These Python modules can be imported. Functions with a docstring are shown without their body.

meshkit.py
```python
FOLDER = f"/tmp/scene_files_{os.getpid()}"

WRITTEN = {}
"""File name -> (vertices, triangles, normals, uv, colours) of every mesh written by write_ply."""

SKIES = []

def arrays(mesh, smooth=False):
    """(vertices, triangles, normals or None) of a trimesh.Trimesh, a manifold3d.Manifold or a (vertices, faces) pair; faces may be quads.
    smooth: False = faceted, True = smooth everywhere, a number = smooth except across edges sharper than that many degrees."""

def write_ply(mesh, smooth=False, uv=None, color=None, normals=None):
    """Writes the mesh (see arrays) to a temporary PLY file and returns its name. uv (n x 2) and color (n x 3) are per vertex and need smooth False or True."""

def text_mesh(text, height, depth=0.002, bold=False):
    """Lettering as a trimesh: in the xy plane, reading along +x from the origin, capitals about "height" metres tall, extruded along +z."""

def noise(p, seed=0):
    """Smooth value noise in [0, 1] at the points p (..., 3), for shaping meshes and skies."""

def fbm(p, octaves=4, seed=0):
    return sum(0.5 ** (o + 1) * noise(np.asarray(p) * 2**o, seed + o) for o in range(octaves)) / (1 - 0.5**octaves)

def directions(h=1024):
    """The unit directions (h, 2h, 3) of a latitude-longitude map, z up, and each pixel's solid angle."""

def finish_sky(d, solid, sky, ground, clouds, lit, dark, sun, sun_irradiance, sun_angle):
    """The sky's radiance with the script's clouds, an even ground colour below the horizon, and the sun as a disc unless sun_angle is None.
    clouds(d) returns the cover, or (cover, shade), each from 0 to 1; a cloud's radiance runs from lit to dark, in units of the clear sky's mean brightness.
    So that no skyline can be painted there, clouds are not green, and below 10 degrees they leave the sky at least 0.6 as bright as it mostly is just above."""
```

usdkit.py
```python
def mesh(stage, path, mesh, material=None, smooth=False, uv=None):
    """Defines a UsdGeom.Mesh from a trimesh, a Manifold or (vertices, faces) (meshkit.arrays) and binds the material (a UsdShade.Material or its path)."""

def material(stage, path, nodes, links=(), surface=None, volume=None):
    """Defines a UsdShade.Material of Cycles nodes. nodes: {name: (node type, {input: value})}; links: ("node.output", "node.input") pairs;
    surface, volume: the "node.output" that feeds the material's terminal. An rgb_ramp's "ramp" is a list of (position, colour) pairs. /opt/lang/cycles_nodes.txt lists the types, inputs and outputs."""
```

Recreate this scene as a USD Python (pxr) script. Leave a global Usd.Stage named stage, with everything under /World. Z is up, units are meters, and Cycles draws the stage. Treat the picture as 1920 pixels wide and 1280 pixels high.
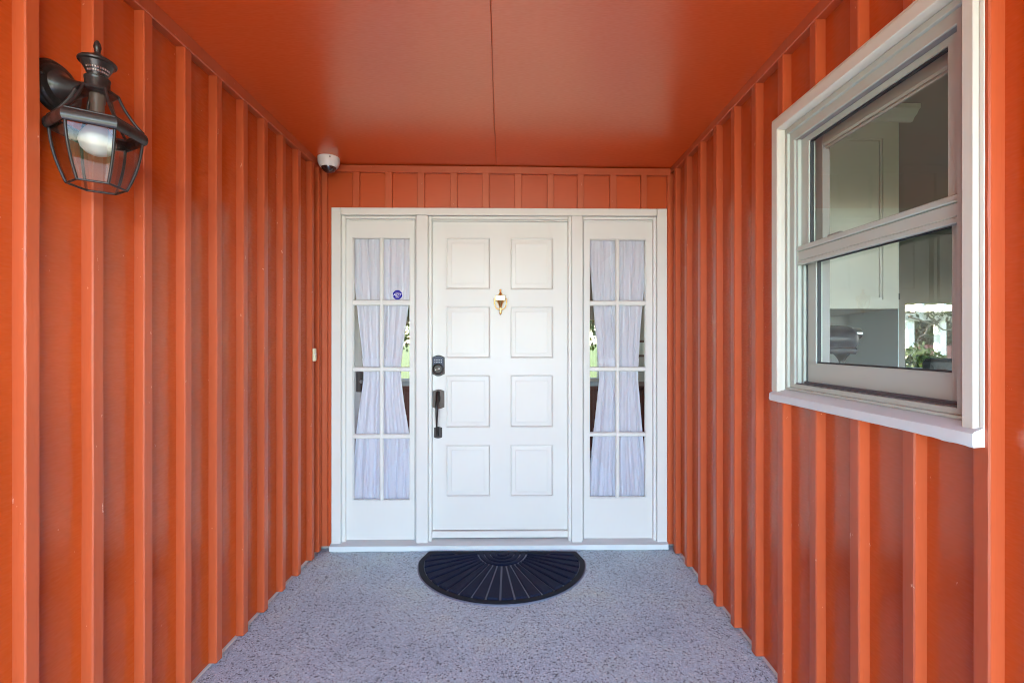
import math
import numpy as np
import trimesh
import manifold3d as m3
from shapely import affinity
from shapely.geometry import Polygon
import meshkit
import usdkit
from pxr import Usd, UsdGeom, UsdLux, UsdShade, Gf, Sdf

stage = Usd.Stage.CreateInMemory()
UsdGeom.SetStageUpAxis(stage, UsdGeom.Tokens.z)
UsdGeom.SetStageMetersPerUnit(stage, 1.0)
UsdGeom.Xform.Define(stage, '/World')
UsdGeom.Scope.Define(stage, '/World/Looks')

# ------------------------------------------------------------------ camera, sky, sun, exposure
F = 850.0                       # focal length in pixels of the 1920 wide photograph
H = 1.348                       # eye height
EXPOSURE = 4.5
SUN_ELEV, SUN_AZ = math.radians(48), math.radians(-80)    # azimuth measured from +y towards +x
SKY_STRENGTH, SUN_INTENSITY = 0.10, 0.9

cam = UsdGeom.Camera.Define(stage, '/World/camera')
cam.CreateHorizontalApertureAttr(36.0)
cam.CreateVerticalApertureAttr(24.0)
cam.CreateFocalLengthAttr(F / 1920 * 36.0)
cam.CreateVerticalApertureOffsetAttr(1.0 / 1920 * 36.0)
cam.CreateClippingRangeAttr(Gf.Vec2f(0.02, 1000))
cam.AddTranslateOp().Set(Gf.Vec3d(0, 0, H))
cam.AddRotateXOp().Set(90.0)
cam.CreateExposureAttr(EXPOSURE)

sky = UsdLux.DomeLight.Define(stage, '/World/sky')
sky.GetPrim().SetCustomDataByKey('kind', 'structure')
sky_mat = usdkit.material(stage, '/World/Looks/sky', {
    's': ('sky_texture', {'sky_type': 'single_scattering', 'sun_disc': False, 'sun_elevation': SUN_ELEV, 'sun_rotation': SUN_AZ,
                          'air_density': 1.0, 'aerosol_density': 0.35, 'ozone_density': 2.0}),
    'b': ('background_shader', {'strength': SKY_STRENGTH})}, [('s.color', 'b.color')], surface='b.background')
UsdShade.MaterialBindingAPI.Apply(sky.GetPrim()).Bind(sky_mat)

sun = UsdLux.DistantLight.Define(stage, '/World/sun')
sun.CreateIntensityAttr(SUN_INTENSITY)
sun.CreateAngleAttr(0.5)
sun.CreateNormalizeAttr(True)
sun.CreateColorAttr(Gf.Vec3f(1.0, 0.90, 0.75))
sd = Gf.Vec3d(math.sin(SUN_AZ) * math.cos(SUN_ELEV), math.cos(SUN_AZ) * math.cos(SUN_ELEV), math.sin(SUN_ELEV))
sun.AddTransformOp().Set(Gf.Matrix4d().SetRotate(Gf.Rotation(Gf.Vec3d(0, 0, 1), sd)))

rng = np.random.default_rng(7)

# ------------------------------------------------------------------ helpers
used = {}


def numbered(parent, name):
    k = used.get((parent, name), 0)
    used[(parent, name)] = k + 1
    return name if k == 0 else f'{name}_{k:03d}'


base_of = {'/World': np.zeros(3)}


def tag(prim, label=None, cat=None, group=None, kind=None):
    for k, v in (('label', label), ('category', cat), ('group', group), ('kind', kind)):
        if v:
            prim.SetCustomDataByKey(k, v)
    return prim


def thing(name, label, cat, at=(0, 0, 0), group=None, kind=None):
    path = '/World/' + numbered('/World', name)
    x = UsdGeom.Xform.Define(stage, path)
    x.AddTranslateOp().Set(Gf.Vec3d(*map(float, at)))
    base_of[path] = np.array(at, float)
    tag(x.GetPrim(), label, cat, group, kind)
    return path


def part(parent, name, mesh, mat, smooth=30, label=None, kind=None):
    """A mesh given in world coordinates, stored under its parent."""
    path = parent + '/' + numbered(parent, name)
    b = base_of[parent]
    v, f, _ = meshkit.arrays(mesh, False)
    p = usdkit.mesh(stage, path, trimesh.Trimesh(np.asarray(v) - b, f, process=False), mat, smooth=smooth)
    base_of[path] = b
    tag(p.GetPrim(), label, None, None, kind)
    return path


def single(name, mesh, mat, label=None, cat=None, group=None, kind=None, smooth=30):
    path = part('/World', name, mesh, mat, smooth)
    tag(stage.GetPrimAtPath(path), label, cat, group, kind)
    return path


def join(*ms):
    return trimesh.util.concatenate([trimesh.Trimesh(*meshkit.arrays(m)[:2], process=False) for m in ms])


def bx(x0, x1, y0, y1, z0, z1, ch=0.0):
    """A box, its edges chamfered by ch."""
    if x0 > x1: x0, x1 = x1, x0
    if y0 > y1: y0, y1 = y1, y0
    if z0 > z1: z0, z1 = z1, z0
    if ch <= 0:
        b = trimesh.creation.box((x1 - x0, y1 - y0, z1 - z0))
        b.apply_translation(((x0 + x1) / 2, (y0 + y1) / 2, (z0 + z1) / 2))
        return b
    ch = min(ch, 0.45 * min(x1 - x0, y1 - y0, z1 - z0))
    pts = []
    for sx in (0, 1):
        for sy in (0, 1):
            for sz in (0, 1):
                c = np.array([(x0, x1)[sx], (y0, y1)[sy], (z0, z1)[sz]], float)
                d = np.array([1 - 2 * sx, 1 - 2 * sy, 1 - 2 * sz]) * ch
                for k in range(3):
                    q = c + d
                    q[k] = c[k]
                    pts.append(q)
    return trimesh.convex.convex_hull(np.array(pts))


def loft(rings, close=True, caps=True):
    """Rings (n, m, 3) of points joined into a surface."""
    r = np.asarray(rings, float)
    n, m = r.shape[:2]
    v = r.reshape(-1, 3)
    f = []
    mm = m if close else m - 1
    for i in range(n - 1):
        for j in range(mm):
            a, b = i * m + j, i * m + (j + 1) % m
            f += [(a, b, b + m), (a, b + m, a + m)]
    if caps and close:
        for i, flip in ((0, True), (n - 1, False)):
            c = len(v)
            v = np.vstack([v, r[i].mean(0)])
            for j in range(m):
                a, b = i * m + j, i * m + (j + 1) % m
                f.append((b, a, c) if flip else (a, b, c))
    t = trimesh.Trimesh(v, np.array(f), process=False)
    t.fix_normals()
    return t


def lathe(profile, at=(0, 0, 0), n=40, axis='z'):
    """profile: (radius, height) pairs."""
    a = np.linspace(0, 2 * math.pi, n, endpoint=False)
    rings = [[(r * math.cos(t), r * math.sin(t), h) for t in a] for r, h in profile]
    t = loft(rings)
    if axis == 'x':
        t.apply_transform([[0, 0, 1, 0], [0, 1, 0, 0], [-1, 0, 0, 0], [0, 0, 0, 1]])
    if axis == 'y':      # height runs towards -y (towards the viewer)
        t.apply_transform([[1, 0, 0, 0], [0, 0, -1, 0], [0, 1, 0, 0], [0, 0, 0, 1]])
    t.apply_translation(at)
    return t


def tube(points, radius, n=12):
    p = np.asarray(points, float)
    rad = np.broadcast_to(radius, len(p))
    t = np.gradient(p, axis=0)
    t /= np.linalg.norm(t, axis=1, keepdims=True)
    up = np.array([0.3, 0.2, 0.93]) if abs(t[0, 2]) < 0.8 else np.array([1.0, 0.1, 0])
    rings = []
    for k in range(len(p)):
        a = np.cross(t[k], up); a /= np.linalg.norm(a)
        b = np.cross(t[k], a)
        an = np.linspace(0, 2 * math.pi, n, endpoint=False)[:, None]
        rings.append(p[k] + rad[k] * (np.cos(an) * a + np.sin(an) * b))
    return loft(rings)


def plate_y(poly, y0, y1):
    """A shapely polygon in (x, z) made solid from depth y0 to y1."""
    t = trimesh.creation.extrude_polygon(poly, y1 - y0, engine='earcut')
    v = t.vertices.copy()
    t.vertices = np.column_stack([v[:, 0], y0 + v[:, 2], v[:, 1]])
    t.fix_normals()
    return t


def plate_x(poly, x0, x1):
    """A shapely polygon in (y, z) made solid from x0 to x1."""
    t = trimesh.creation.extrude_polygon(poly, x1 - x0, engine='earcut')
    v = t.vertices.copy()
    t.vertices = np.column_stack([x0 + v[:, 2], v[:, 0], v[:, 1]])
    t.fix_normals()
    return t


def plate_z(poly, z0, z1):
    t = trimesh.creation.extrude_polygon(poly, z1 - z0, engine='earcut')
    t.apply_translation((0, 0, z0))
    return t


# the entrance wall stands slightly askew to the side walls
SKEW = 0.0145


def sk(mesh):
    m = mesh.copy() if isinstance(mesh, trimesh.Trimesh) else trimesh.Trimesh(*meshkit.arrays(mesh)[:2], process=False)
    m.vertices = np.column_stack([m.vertices[:, 0], m.vertices[:, 1] + SKEW * m.vertices[:, 0], m.vertices[:, 2]])
    return m


def wx(px, y):
    u = px - 960
    return u * y / (F - SKEW * u)


def wz(py, y):
    return H + (641 - py) * y / F


# ------------------------------------------------------------------ materials
L = '/World/Looks/'


def mat(name, color, rough=0.5, spec=0.5, metal=0.0, **kw):
    return usdkit.material(stage, L + name, {'p': ('principled_bsdf', {'base_color': color, 'roughness': rough, 'specular_ior_level': spec, 'metallic': metal, **kw})}, [], surface='p.BSDF')


def paint(name, c, rough, rough_var, grain, bump, var=0.10, fleck=None, fleck_at=0.80, fleck_scale=(60, 60, 22), spec=0.5, tone=0.12, diff=0.0, ior=1.5, tint=(1, 1, 1)):
    """Brushed paint over wood: slow colour drift, fine relief by stretched noise, worn flecks, tone that varies from board to board."""
    c = np.array(c)
    nodes = {
        'g': ('geometry', {}),
        'o': ('object_info', {}),
        'n1': ('noise_texture', {'scale': 1.7, 'detail': 5.0, 'roughness': 0.6}),
        'm2': ('mapping', {'scale': grain}),
        'n2': ('noise_texture', {'scale': 1.0, 'detail': 4.0, 'roughness': 0.65}),
        'mix': ('mix', {'color1': tuple(c * (1 - var)), 'color2': tuple(c * (1 + var))}),
        'rm': ('map_range', {'from_min': 0.0, 'from_max': 1.0, 'to_min': 1 - tone / 2, 'to_max': 1 + tone / 2}),
        'tone': ('mix', {'mix_type': 'multiply', 'fac': 1.0}),
        'rr': ('map_range', {'from_min': 0.3, 'from_max': 0.7, 'to_min': rough - rough_var, 'to_max': rough + rough_var, 'clamp': True}),
        'b': ('bump', {'strength': 1.0, 'distance': bump}),
        'p': ('principled_bsdf', {'specular_ior_level': spec, 'diffuse_roughness': diff, 'ior': ior, 'specular_tint': tint}),
    }
    links = [('g.position', 'n1.vector'), ('g.position', 'm2.vector'), ('m2.vector', 'n2.vector'), ('n1.fac', 'mix.fac'),
             ('o.random', 'rm.value'), ('mix.color', 'tone.color1'), ('rm.result', 'tone.color2'),
             ('n2.fac', 'rr.value'), ('rr.result', 'p.roughness'), ('n2.fac', 'b.height'), ('b.normal', 'p.normal')]
    last = 'tone.color'
    if fleck is not None:
        nodes['mf'] = ('mapping', {'scale': fleck_scale})
        nodes['nf'] = ('noise_texture', {'scale': 1.0, 'detail': 3.0, 'roughness': 0.7})
        nodes['rf'] = ('map_range', {'from_min': fleck_at, 'from_max': fleck_at + 0.02, 'to_min': 0.0, 'to_max': 0.85, 'clamp': True})
        nodes['fm'] = ('mix', {'color2': fleck})
        links += [('g.position', 'mf.vector'), ('mf.vector', 'nf.vector'), ('nf.fac', 'rf.value'), ('rf.result', 'fm.fac'), (last, 'fm.color1')]
        last = 'fm.color'
    links.append((last, 'p.base_color'))
    return usdkit.material(stage, L + name, nodes, links, surface='p.BSDF')


ORANGE = (0.47, 0.066, 0.007)
ORANGE_B = (0.445, 0.076, 0.021)      # the battens, pinker: cool skylight on their near sides put into the colour
ORANGE_C = (0.62, 0.071, 0.004)      # the ceiling: same paint, red raised so it renders brighter
M_board = paint('board_paint', ORANGE, 0.22, 0.03, (40, 40, 170), 0.0002, fleck=(0.72, 0.36, 0.24), fleck_at=0.74, ior=1.72, tint=(1.0, 0.90, 0.76))
M_batten = paint('batten_paint', ORANGE_B, 0.38, 0.05, (120, 120, 9), 0.0005, fleck=(0.78, 0.50, 0.38), fleck_at=0.71, ior=1.7, tint=(1.0, 0.92, 0.82))
M_back = paint('back_board_paint', ORANGE, 0.38, 0.05, (14, 14, 190), 0.0006, ior=1.6)
M_ceil = paint('ceiling_paint', ORANGE_C, 0.30, 0.02, (38, 260, 38), 0.00025, var=0.05, tone=0.0, ior=1.85, spec=0.9, tint=(1.0, 0.90, 0.70))
WHITE = (0.685, 0.685, 0.64)
M_white = paint('white_paint', WHITE, 0.38, 0.05, (60, 60, 14), 0.0001, var=0.02, tone=0.02)
M_trim = paint('white_trim', (0.64, 0.65, 0.56), 0.40, 0.05, (18, 18, 18), 0.00005, var=0.03, tone=0.02)
M_vinyl = mat('vinyl_white', (0.45, 0.505, 0.44), 0.35)
M_vgrey = mat('window_track', (0.30, 0.29, 0.27), 0.45)
M_mud = mat('sill_track_metal', (0.10, 0.095, 0.10), 0.5)
M_seal = mat('gasket', (0.03, 0.03, 0.035), 0.5)
M_lump = paint('sill_paint', (0.65, 0.71, 0.70), 0.42, 0.06, (70, 70, 70), 0.0006, var=0.03, tone=0.0)
M_bronze = paint('oiled_bronze', (0.016, 0.0125, 0.0115), 0.27, 0.05, (40, 40, 40), 0.0003, var=0.25, tone=0.0)
M_lockbz = mat('lock_bronze', (0.016, 0.012, 0.011), 0.28, 0.4)
M_lockhi = mat('lock_worn_edge', (0.115, 0.088, 0.072), 0.40, 0.3)
M_keypad = mat('keypad', (0.05, 0.065, 0.10), 0.4, 0.3)
M_keys = mat('key_legend', (0.6, 0.63, 0.68), 0.4)
M_brass = mat('brass', (0.78, 0.50, 0.16), 0.14, metal=1.0)
M_nickel = mat('nickel', (0.55, 0.55, 0.55), 0.25, metal=1.0)
M_plastic = mat('white_plastic', (0.75, 0.74, 0.72), 0.35)
M_cream = mat('cream_plastic', (0.70, 0.68, 0.46), 0.4)
M_smoke = mat('smoked_dome', (0.012, 0.012, 0.014), 0.06, ior=2.0)
M_lens = mat('lens', (0.02, 0.02, 0.03), 0.05)
M_blue = mat('sticker_blue', (0.004, 0.006, 0.30), 0.7, 0.1)
M_swhite = mat('sticker_white', (0.78, 0.80, 0.85), 0.4)
M_bulb = mat('frosted_bulb', (0.55, 0.54, 0.51), 0.3)
M_socket = mat('lamp_socket', (0.10, 0.075, 0.06), 0.35)



def pane_glass(name, tint, f0, rough, f90=1.0):
    """Thin clear glass, the same seen from either side: more mirror-like at a slant (Schlick)."""
    return usdkit.material(stage, L + name, {
        'lw': ('layer_weight', {'blend': 0.5}), 'pw': ('math', {'math_type': 'power', 'value2': 5.0}),
        'ma': ('math', {'math_type': 'multiply_add', 'value2': f90 - f0, 'value3': f0}),
        't': ('transparent_bsdf', {'color': tint}), 'gl': ('glossy_bsdf', {'color': (1, 1, 1), 'roughness': rough}), 'm': ('mix_closure', {})},
        [('lw.facing', 'pw.value1'), ('pw.value', 'ma.value1'), ('ma.value', 'm.fac'), ('t.BSDF', 'm.closure1'), ('gl.BSDF', 'm.closure2')], surface='m.closure')


M_glass = pane_glass('window_glass', (0.97, 0.98, 0.975), 0.08, 0.0)
M_lglass = pane_glass('lantern_glass', (0.86, 0.85, 0.83), 0.022, 0.03)
M_curtain = usdkit.material(stage, L + 'sheer_curtain', {
    'g': ('geometry', {}), 'mp': ('mapping', {'scale': (300, 300, 20)}), 'n': ('noise_texture', {'scale': 1.0, 'detail': 2.0}),
    'b': ('bump', {'strength': 0.3, 'distance': 0.0005}),
    'd': ('diffuse_bsdf', {'color': (0.83, 0.87, 0.97)}), 't': ('translucent_bsdf', {'color': (0.86, 0.87, 0.92)}), 'm': ('mix_closure', {'fac': 0.15})},
    [('g.position', 'mp.vector'), ('mp.vector', 'n.vector'), ('n.fac', 'b.height'), ('b.normal', 'd.normal'), ('d.BSDF', 'm.closure1'), ('t.BSDF', 'm.closure2')], surface='m.closure')

# exposed aggregate concrete: cells of small stones in grey cement, blue skylight put into the colour
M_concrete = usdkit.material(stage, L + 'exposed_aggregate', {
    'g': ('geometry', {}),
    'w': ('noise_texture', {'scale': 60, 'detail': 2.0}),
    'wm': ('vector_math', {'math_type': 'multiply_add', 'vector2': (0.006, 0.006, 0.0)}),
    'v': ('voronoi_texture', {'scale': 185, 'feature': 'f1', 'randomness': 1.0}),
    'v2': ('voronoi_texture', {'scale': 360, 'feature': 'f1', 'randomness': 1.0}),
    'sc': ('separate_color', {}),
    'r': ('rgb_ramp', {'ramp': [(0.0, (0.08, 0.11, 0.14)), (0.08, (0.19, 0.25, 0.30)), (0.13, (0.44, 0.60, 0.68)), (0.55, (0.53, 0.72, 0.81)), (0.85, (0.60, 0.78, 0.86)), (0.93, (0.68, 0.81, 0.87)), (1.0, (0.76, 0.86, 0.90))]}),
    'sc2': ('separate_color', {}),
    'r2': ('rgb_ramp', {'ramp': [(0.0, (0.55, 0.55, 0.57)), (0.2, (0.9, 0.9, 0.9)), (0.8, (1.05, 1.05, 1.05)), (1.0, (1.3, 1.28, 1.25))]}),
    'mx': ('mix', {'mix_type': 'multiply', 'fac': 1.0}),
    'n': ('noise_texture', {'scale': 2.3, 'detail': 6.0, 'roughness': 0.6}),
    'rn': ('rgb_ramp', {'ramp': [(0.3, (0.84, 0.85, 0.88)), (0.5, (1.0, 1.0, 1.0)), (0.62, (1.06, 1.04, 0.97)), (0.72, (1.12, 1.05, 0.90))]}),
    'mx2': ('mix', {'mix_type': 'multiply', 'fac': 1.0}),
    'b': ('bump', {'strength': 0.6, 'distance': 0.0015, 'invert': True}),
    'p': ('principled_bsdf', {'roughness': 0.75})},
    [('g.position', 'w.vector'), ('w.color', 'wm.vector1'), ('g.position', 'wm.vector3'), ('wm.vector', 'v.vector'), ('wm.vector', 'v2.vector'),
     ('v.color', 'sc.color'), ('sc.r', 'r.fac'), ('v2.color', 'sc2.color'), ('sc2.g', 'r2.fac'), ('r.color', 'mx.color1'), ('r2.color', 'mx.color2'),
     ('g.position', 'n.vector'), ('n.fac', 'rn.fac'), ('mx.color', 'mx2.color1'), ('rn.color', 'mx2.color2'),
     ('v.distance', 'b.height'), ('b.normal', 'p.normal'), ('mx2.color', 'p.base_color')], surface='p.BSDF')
M_caulk = paint('sealant', (0.52, 0.50, 0.48), 0.6, 0.05, (60, 60, 60), 0.002, var=0.15, tone=0.0)


def fuzz(name, c, dist, scale=420):
    return usdkit.material(stage, L + name, {
        'g': ('geometry', {}), 'n': ('noise_texture', {'scale': scale, 'detail': 4.0, 'roughness': 0.8}),
        'n2': ('noise_texture', {'scale': 900, 'detail': 2.0}),
        'r': ('rgb_ramp', {'ramp': [(0.3, tuple(np.array(c) * 0.45)), (0.55, c), (0.75, tuple(np.array(c) * 2.2))]}),
        'fl': ('voronoi_texture', {'scale': 26}), 'lt': ('map_range', {'from_min': 0.0, 'from_max': 0.035, 'to_min': 0.55, 'to_max': 0.0, 'clamp': True}),
        'mx': ('mix', {'color2': (0.45, 0.45, 0.45)}),
        'b': ('bump', {'strength': 1.0, 'distance': dist}), 'p': ('principled_bsdf', {'roughness': 0.9, 'sheen_weight': 0.05, 'specular_ior_level': 0.2})},
        [('g.position', 'n.vector'), ('g.position', 'n2.vector'), ('n.fac', 'r.fac'), ('g.position', 'fl.vector'), ('fl.distance', 'lt.value'), ('lt.result', 'mx.fac'),
         ('r.color', 'mx.color1'), ('mx.color', 'p.base_color'), ('n.fac', 'b.height'), ('b.normal', 'p.normal')], surface='p.BSDF')


M_carpet = fuzz('mat_pile', (0.012, 0.021, 0.058), 0.004, 300)
M_rubber = mat('mat_rubber', (0.20, 0.23, 0.30), 0.65, 0.3)
M_rubber_edge = mat('mat_rubber_edge', (0.008, 0.010, 0.020), 0.6, 0.2)

M_iwall = mat('interior_wall', (0.30, 0.275, 0.25), 0.7)
M_idark = mat('interior_ceiling', (0.36, 0.34, 0.31), 0.7)
M_ifloor = mat('interior_floor', (0.14, 0.09, 0.06), 0.35)
M_bluewall = mat('kitchen_splashback', (0.78, 0.90, 0.95), 0.4)
M_cab = mat('cabinet_white', (0.72, 0.70, 0.64), 0.4)
M_darkwood = mat('dark_wood', (0.05, 0.018, 0.012), 0.3)
M_black = mat('black_leather', (0.015, 0.014, 0.015), 0.35)
M_mixer = mat('mixer_enamel', (0.035, 0.031, 0.038), 0.34)
M_blind = mat('blind_cassette', (0.36, 0.37, 0.30), 0.5)
M_counter = mat('countertop', (0.3, 0.29, 0.28), 0.3)
M_roof = mat('roofing', (0.08, 0.075, 0.07), 0.8)
M_ext = mat('exterior_siding', ORANGE, 0.5)
M_picture = mat('picture_print', (0.55, 0.55, 0.5), 0.4)
M_grass = paint('grass', (0.055, 0.085, 0.022), 0.8, 0.05, (30, 30, 30), 0.02, var=0.35, tone=0.0)
M_path = paint('path_concrete', (0.32, 0.30, 0.28), 0.8, 0.05, (60, 60, 60), 0.003, var=0.1, tone=0.0)
M_fence = paint('red_fence_stain', (0.16, 0.035, 0.025), 0.6, 0.05, (60, 60, 6), 0.002)
M_post = mat('pergola_white', (0.75, 0.73, 0.68), 0.5)
M_bark = paint('bark', (0.16, 0.12, 0.085), 0.8, 0.05, (30, 30, 8), 0.01, var=0.3)


def leafmat(name, c):
    c = np.array(c)
    return usdkit.material(stage, L + name, {
        'o': ('geometry', {}), 'r': ('rgb_ramp', {'ramp': [(0, tuple(c * 0.6)), (0.5, tuple(c)), (1, tuple(c * 1.5))]}),
        'p': ('principled_bsdf', {'roughness': 0.45}), 't': ('translucent_bsdf', {}), 'm': ('mix_closure', {'fac': 0.4})},
        [('o.random_per_island', 'r.fac'), ('r.color', 'p.base_color'), ('r.color', 't.color'), ('p.BSDF', 'm.closure1'), ('t.BSDF', 'm.closure2')], surface='m.closure')


M_dimmed = pane_glass('dimmed_glass', (0.34, 0.35, 0.31), 0.004, 0.0, 0.02)  # dark tint and weak reflection added to dim the sunlit garden view
M_leaf = leafmat('leaf_green', (0.06, 0.10, 0.02))
M_leafy = leafmat('leaf_yellow_green', (0.085, 0.105, 0.022))
M_leafd = leafmat('leaf_dark', (0.045, 0.08, 0.025))

# ------------------------------------------------------------------ ground
XL, XR = -1.262, 1.073           # faces of the side boards
YF = -1.25                       # front end of the porch walls
YB = 2.97                        # face of the boards of the entrance wall (at x = 0)


def ceil_z(x, y):
    return H + 1.150 + (1.04 - x) * 0.007 - 0.009 * (y - 1.55)


g = trimesh.creation.box((400, 400, 0.5)); g.apply_translation((0, 0, -0.40))
single('ground', g, M_grass, kind='structure')
single('path', bx(-2.4, 2.2, -12.0, -1.755, -0.2, -0.03, 0.01), M_path, kind='structure')  # unseen paving, made wide to bounce sunlight up into the porch
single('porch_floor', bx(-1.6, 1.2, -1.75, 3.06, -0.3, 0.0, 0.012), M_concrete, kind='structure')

# ------------------------------------------------------------------ side walls of boards and battens


def batten_mesh(side, y0, w, z0, z1, xw, d, seed):
    """An upright square batten with slightly wavy, softened edges; side -1 on the left wall, +1 on the right."""
    r = np.random.default_rng(seed)
    n = 46
    zs = np.linspace(z0, z1, n)
    c = 0.003
    rings = []
    off = r.normal(0, 1, 3)
    for i, z in enumerate(zs):
        p = np.array([[z * 3.1 + off[0] * 9, seed * 1.7, 0.3], [z * 3.1 + off[1] * 9, seed * 1.7, 7.3], [z * 9 + off[2] * 9, seed * 0.7, 3.3], [z * 22, seed * 0.9, 5.5]])
        k = meshkit.noise(p, 3) - 0.5
        a, b, dd, e = y0 + k[0] * 0.003 + k[3] * 0.0012, y0 + w + k[1] * 0.003, d + k[2] * 0.0012, c + max(0, k[3]) * 0.002
        xs = [(0, a), (dd - e, a), (dd, a + e), (dd, b - e), (dd - e, b), (0, b)]
        rings.append([(xw - side * q, y, z) for q, y in xs])
    return loft(rings)


def side_wall(side, xw, battens, w, d, label, hole=None, frieze_h=0.047, cut=None):
    th = 0.014
    wl = thing('side_wall', label, 'wall', (xw, 1.3, 0))
    ends = [YF] + [b + w / 2 for b in battens] + [2.99]
    for i in range(len(ends) - 1):
        a, b = ends[i] + 0.001, ends[i + 1] - 0.001
        zt = ceil_z(xw, (a + b) / 2) + 0.02
        off = 0.0008 * math.sin(i * 12.9)
        x_in, x_out = xw + side * off, xw + side * th
        segs = [(0.012, zt, a, b)]
        if hole:
            ya, yb, za, zb = hole
            if b > ya and a < yb:
                segs = [(0.012, za, a, b), (zb, zt, a, b)]
                if a < ya: segs.append((za, zb, a, ya))
                if b > yb: segs.append((za, zb, yb, b))
        m = join(*[bx(x_in, x_out, sa, sb, z0, z1) for z0, z1, sa, sb in segs])
        part(wl, 'siding_board', m, M_board, smooth=False)
    for i, y in enumerate(battens):
        zb = H + 1.102 if side > 0 else H + 1.107
        z0 = 0.006 + 0.004 * ((i * 7) % 3)
        spans = [(z0, zb)]
        if cut and y + w > cut[0] and y < cut[1]:
            spans = [(z0, cut[2]), (cut[3], zb)]
        for k, (a, b) in enumerate(spans):
            part(wl, 'batten', batten_mesh(side, y, w, a, b, xw, d, i + 40 * (side + 1) + 17 * k), M_batten, smooth=40)
    ys = np.linspace(YF, 2.955 + SKEW * xw, 40)
    zb = H + (1.102 if side > 0 else 1.107)
    dd = d + 0.001
    rings = []
    for k, y in enumerate(ys):
        j = (meshkit.noise([[y * 4, side * 3, 0.2]], 5)[0] - 0.5) * 0.002
        zc = ceil_z(xw, y) - 0.001
        xs = [(0, zb + 0.0005), (dd - 0.003, zb + 0.0005 + j), (dd, zb + 0.0035 + j), (dd, zc), (0, zc)]
        rings.append([(xw - side * q, y, z) for q, z in xs])
    part(wl, 'top_rail', loft(rings), M_batten, smooth=40)
    # sealant at the foot of the boards
    pts = []
    ys = np.linspace(YF, 2.95, 60)
    rings = []
    for y in ys:
        j = meshkit.noise([[y * 14, side * 2, 0]], 2)[0]
        rings.append([(xw - side * q, y, z) for q, z in ((-0.006, 0.0), (0.004 + 0.006 * j, 0.0005), (0.003 + 0.002 * j, 0.005), (-0.006, 0.014))])
    part(wl, 'floor_sealant', loft(rings), M_caulk, smooth=40)
    return wl


LB = [-1.21, -1.03, -0.85, -0.67, -0.49, -0.31, -0.128, 0.054, 0.236, 0.418, 0.600, 0.781, 0.961, 1.1432, 1.3276, 1.5124, 1.7008, 1.8843, 2.072, 2.2456, 2.4253, 2.6018, 2.779, 2.882]
RB = [-1.08, -0.892, -0.704, -0.516, -0.328, -0.14, 0.048, 0.236, 0.424, 0.612, 0.800, 0.9864, 1.1712, 1.3592, 1.549, 1.739, 1.932, 2.1185, 2.304, 2.4987, 2.695, 2.8815]
# window on the right wall: (y, z) rectangles
WO = (0.9955, 1.811, H - 0.199, H + 0.879)      # casing outer edge
WI = (1.042, 1.751, H - 0.185, H + 0.822)      # casing inner edge
lw = side_wall(-1, XL, LB, 0.038, 0.034, 'orange board-and-batten porch wall behind the wall lantern')
rw = side_wall(1, XR, RB, 0.037, 0.034, 'orange board-and-batten porch wall around the white sash window',
               hole=(1.034, 1.78, H - 0.21, H + 0.85), cut=(1.03, WO[1] + 0.001, H - 0.232, H + 0.880))

# ------------------------------------------------------------------ ceiling
cl = thing('porch_ceiling', 'orange painted porch ceiling of two panels with a thin seam', 'ceiling', (0, 1.3, H + 1.15))


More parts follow.
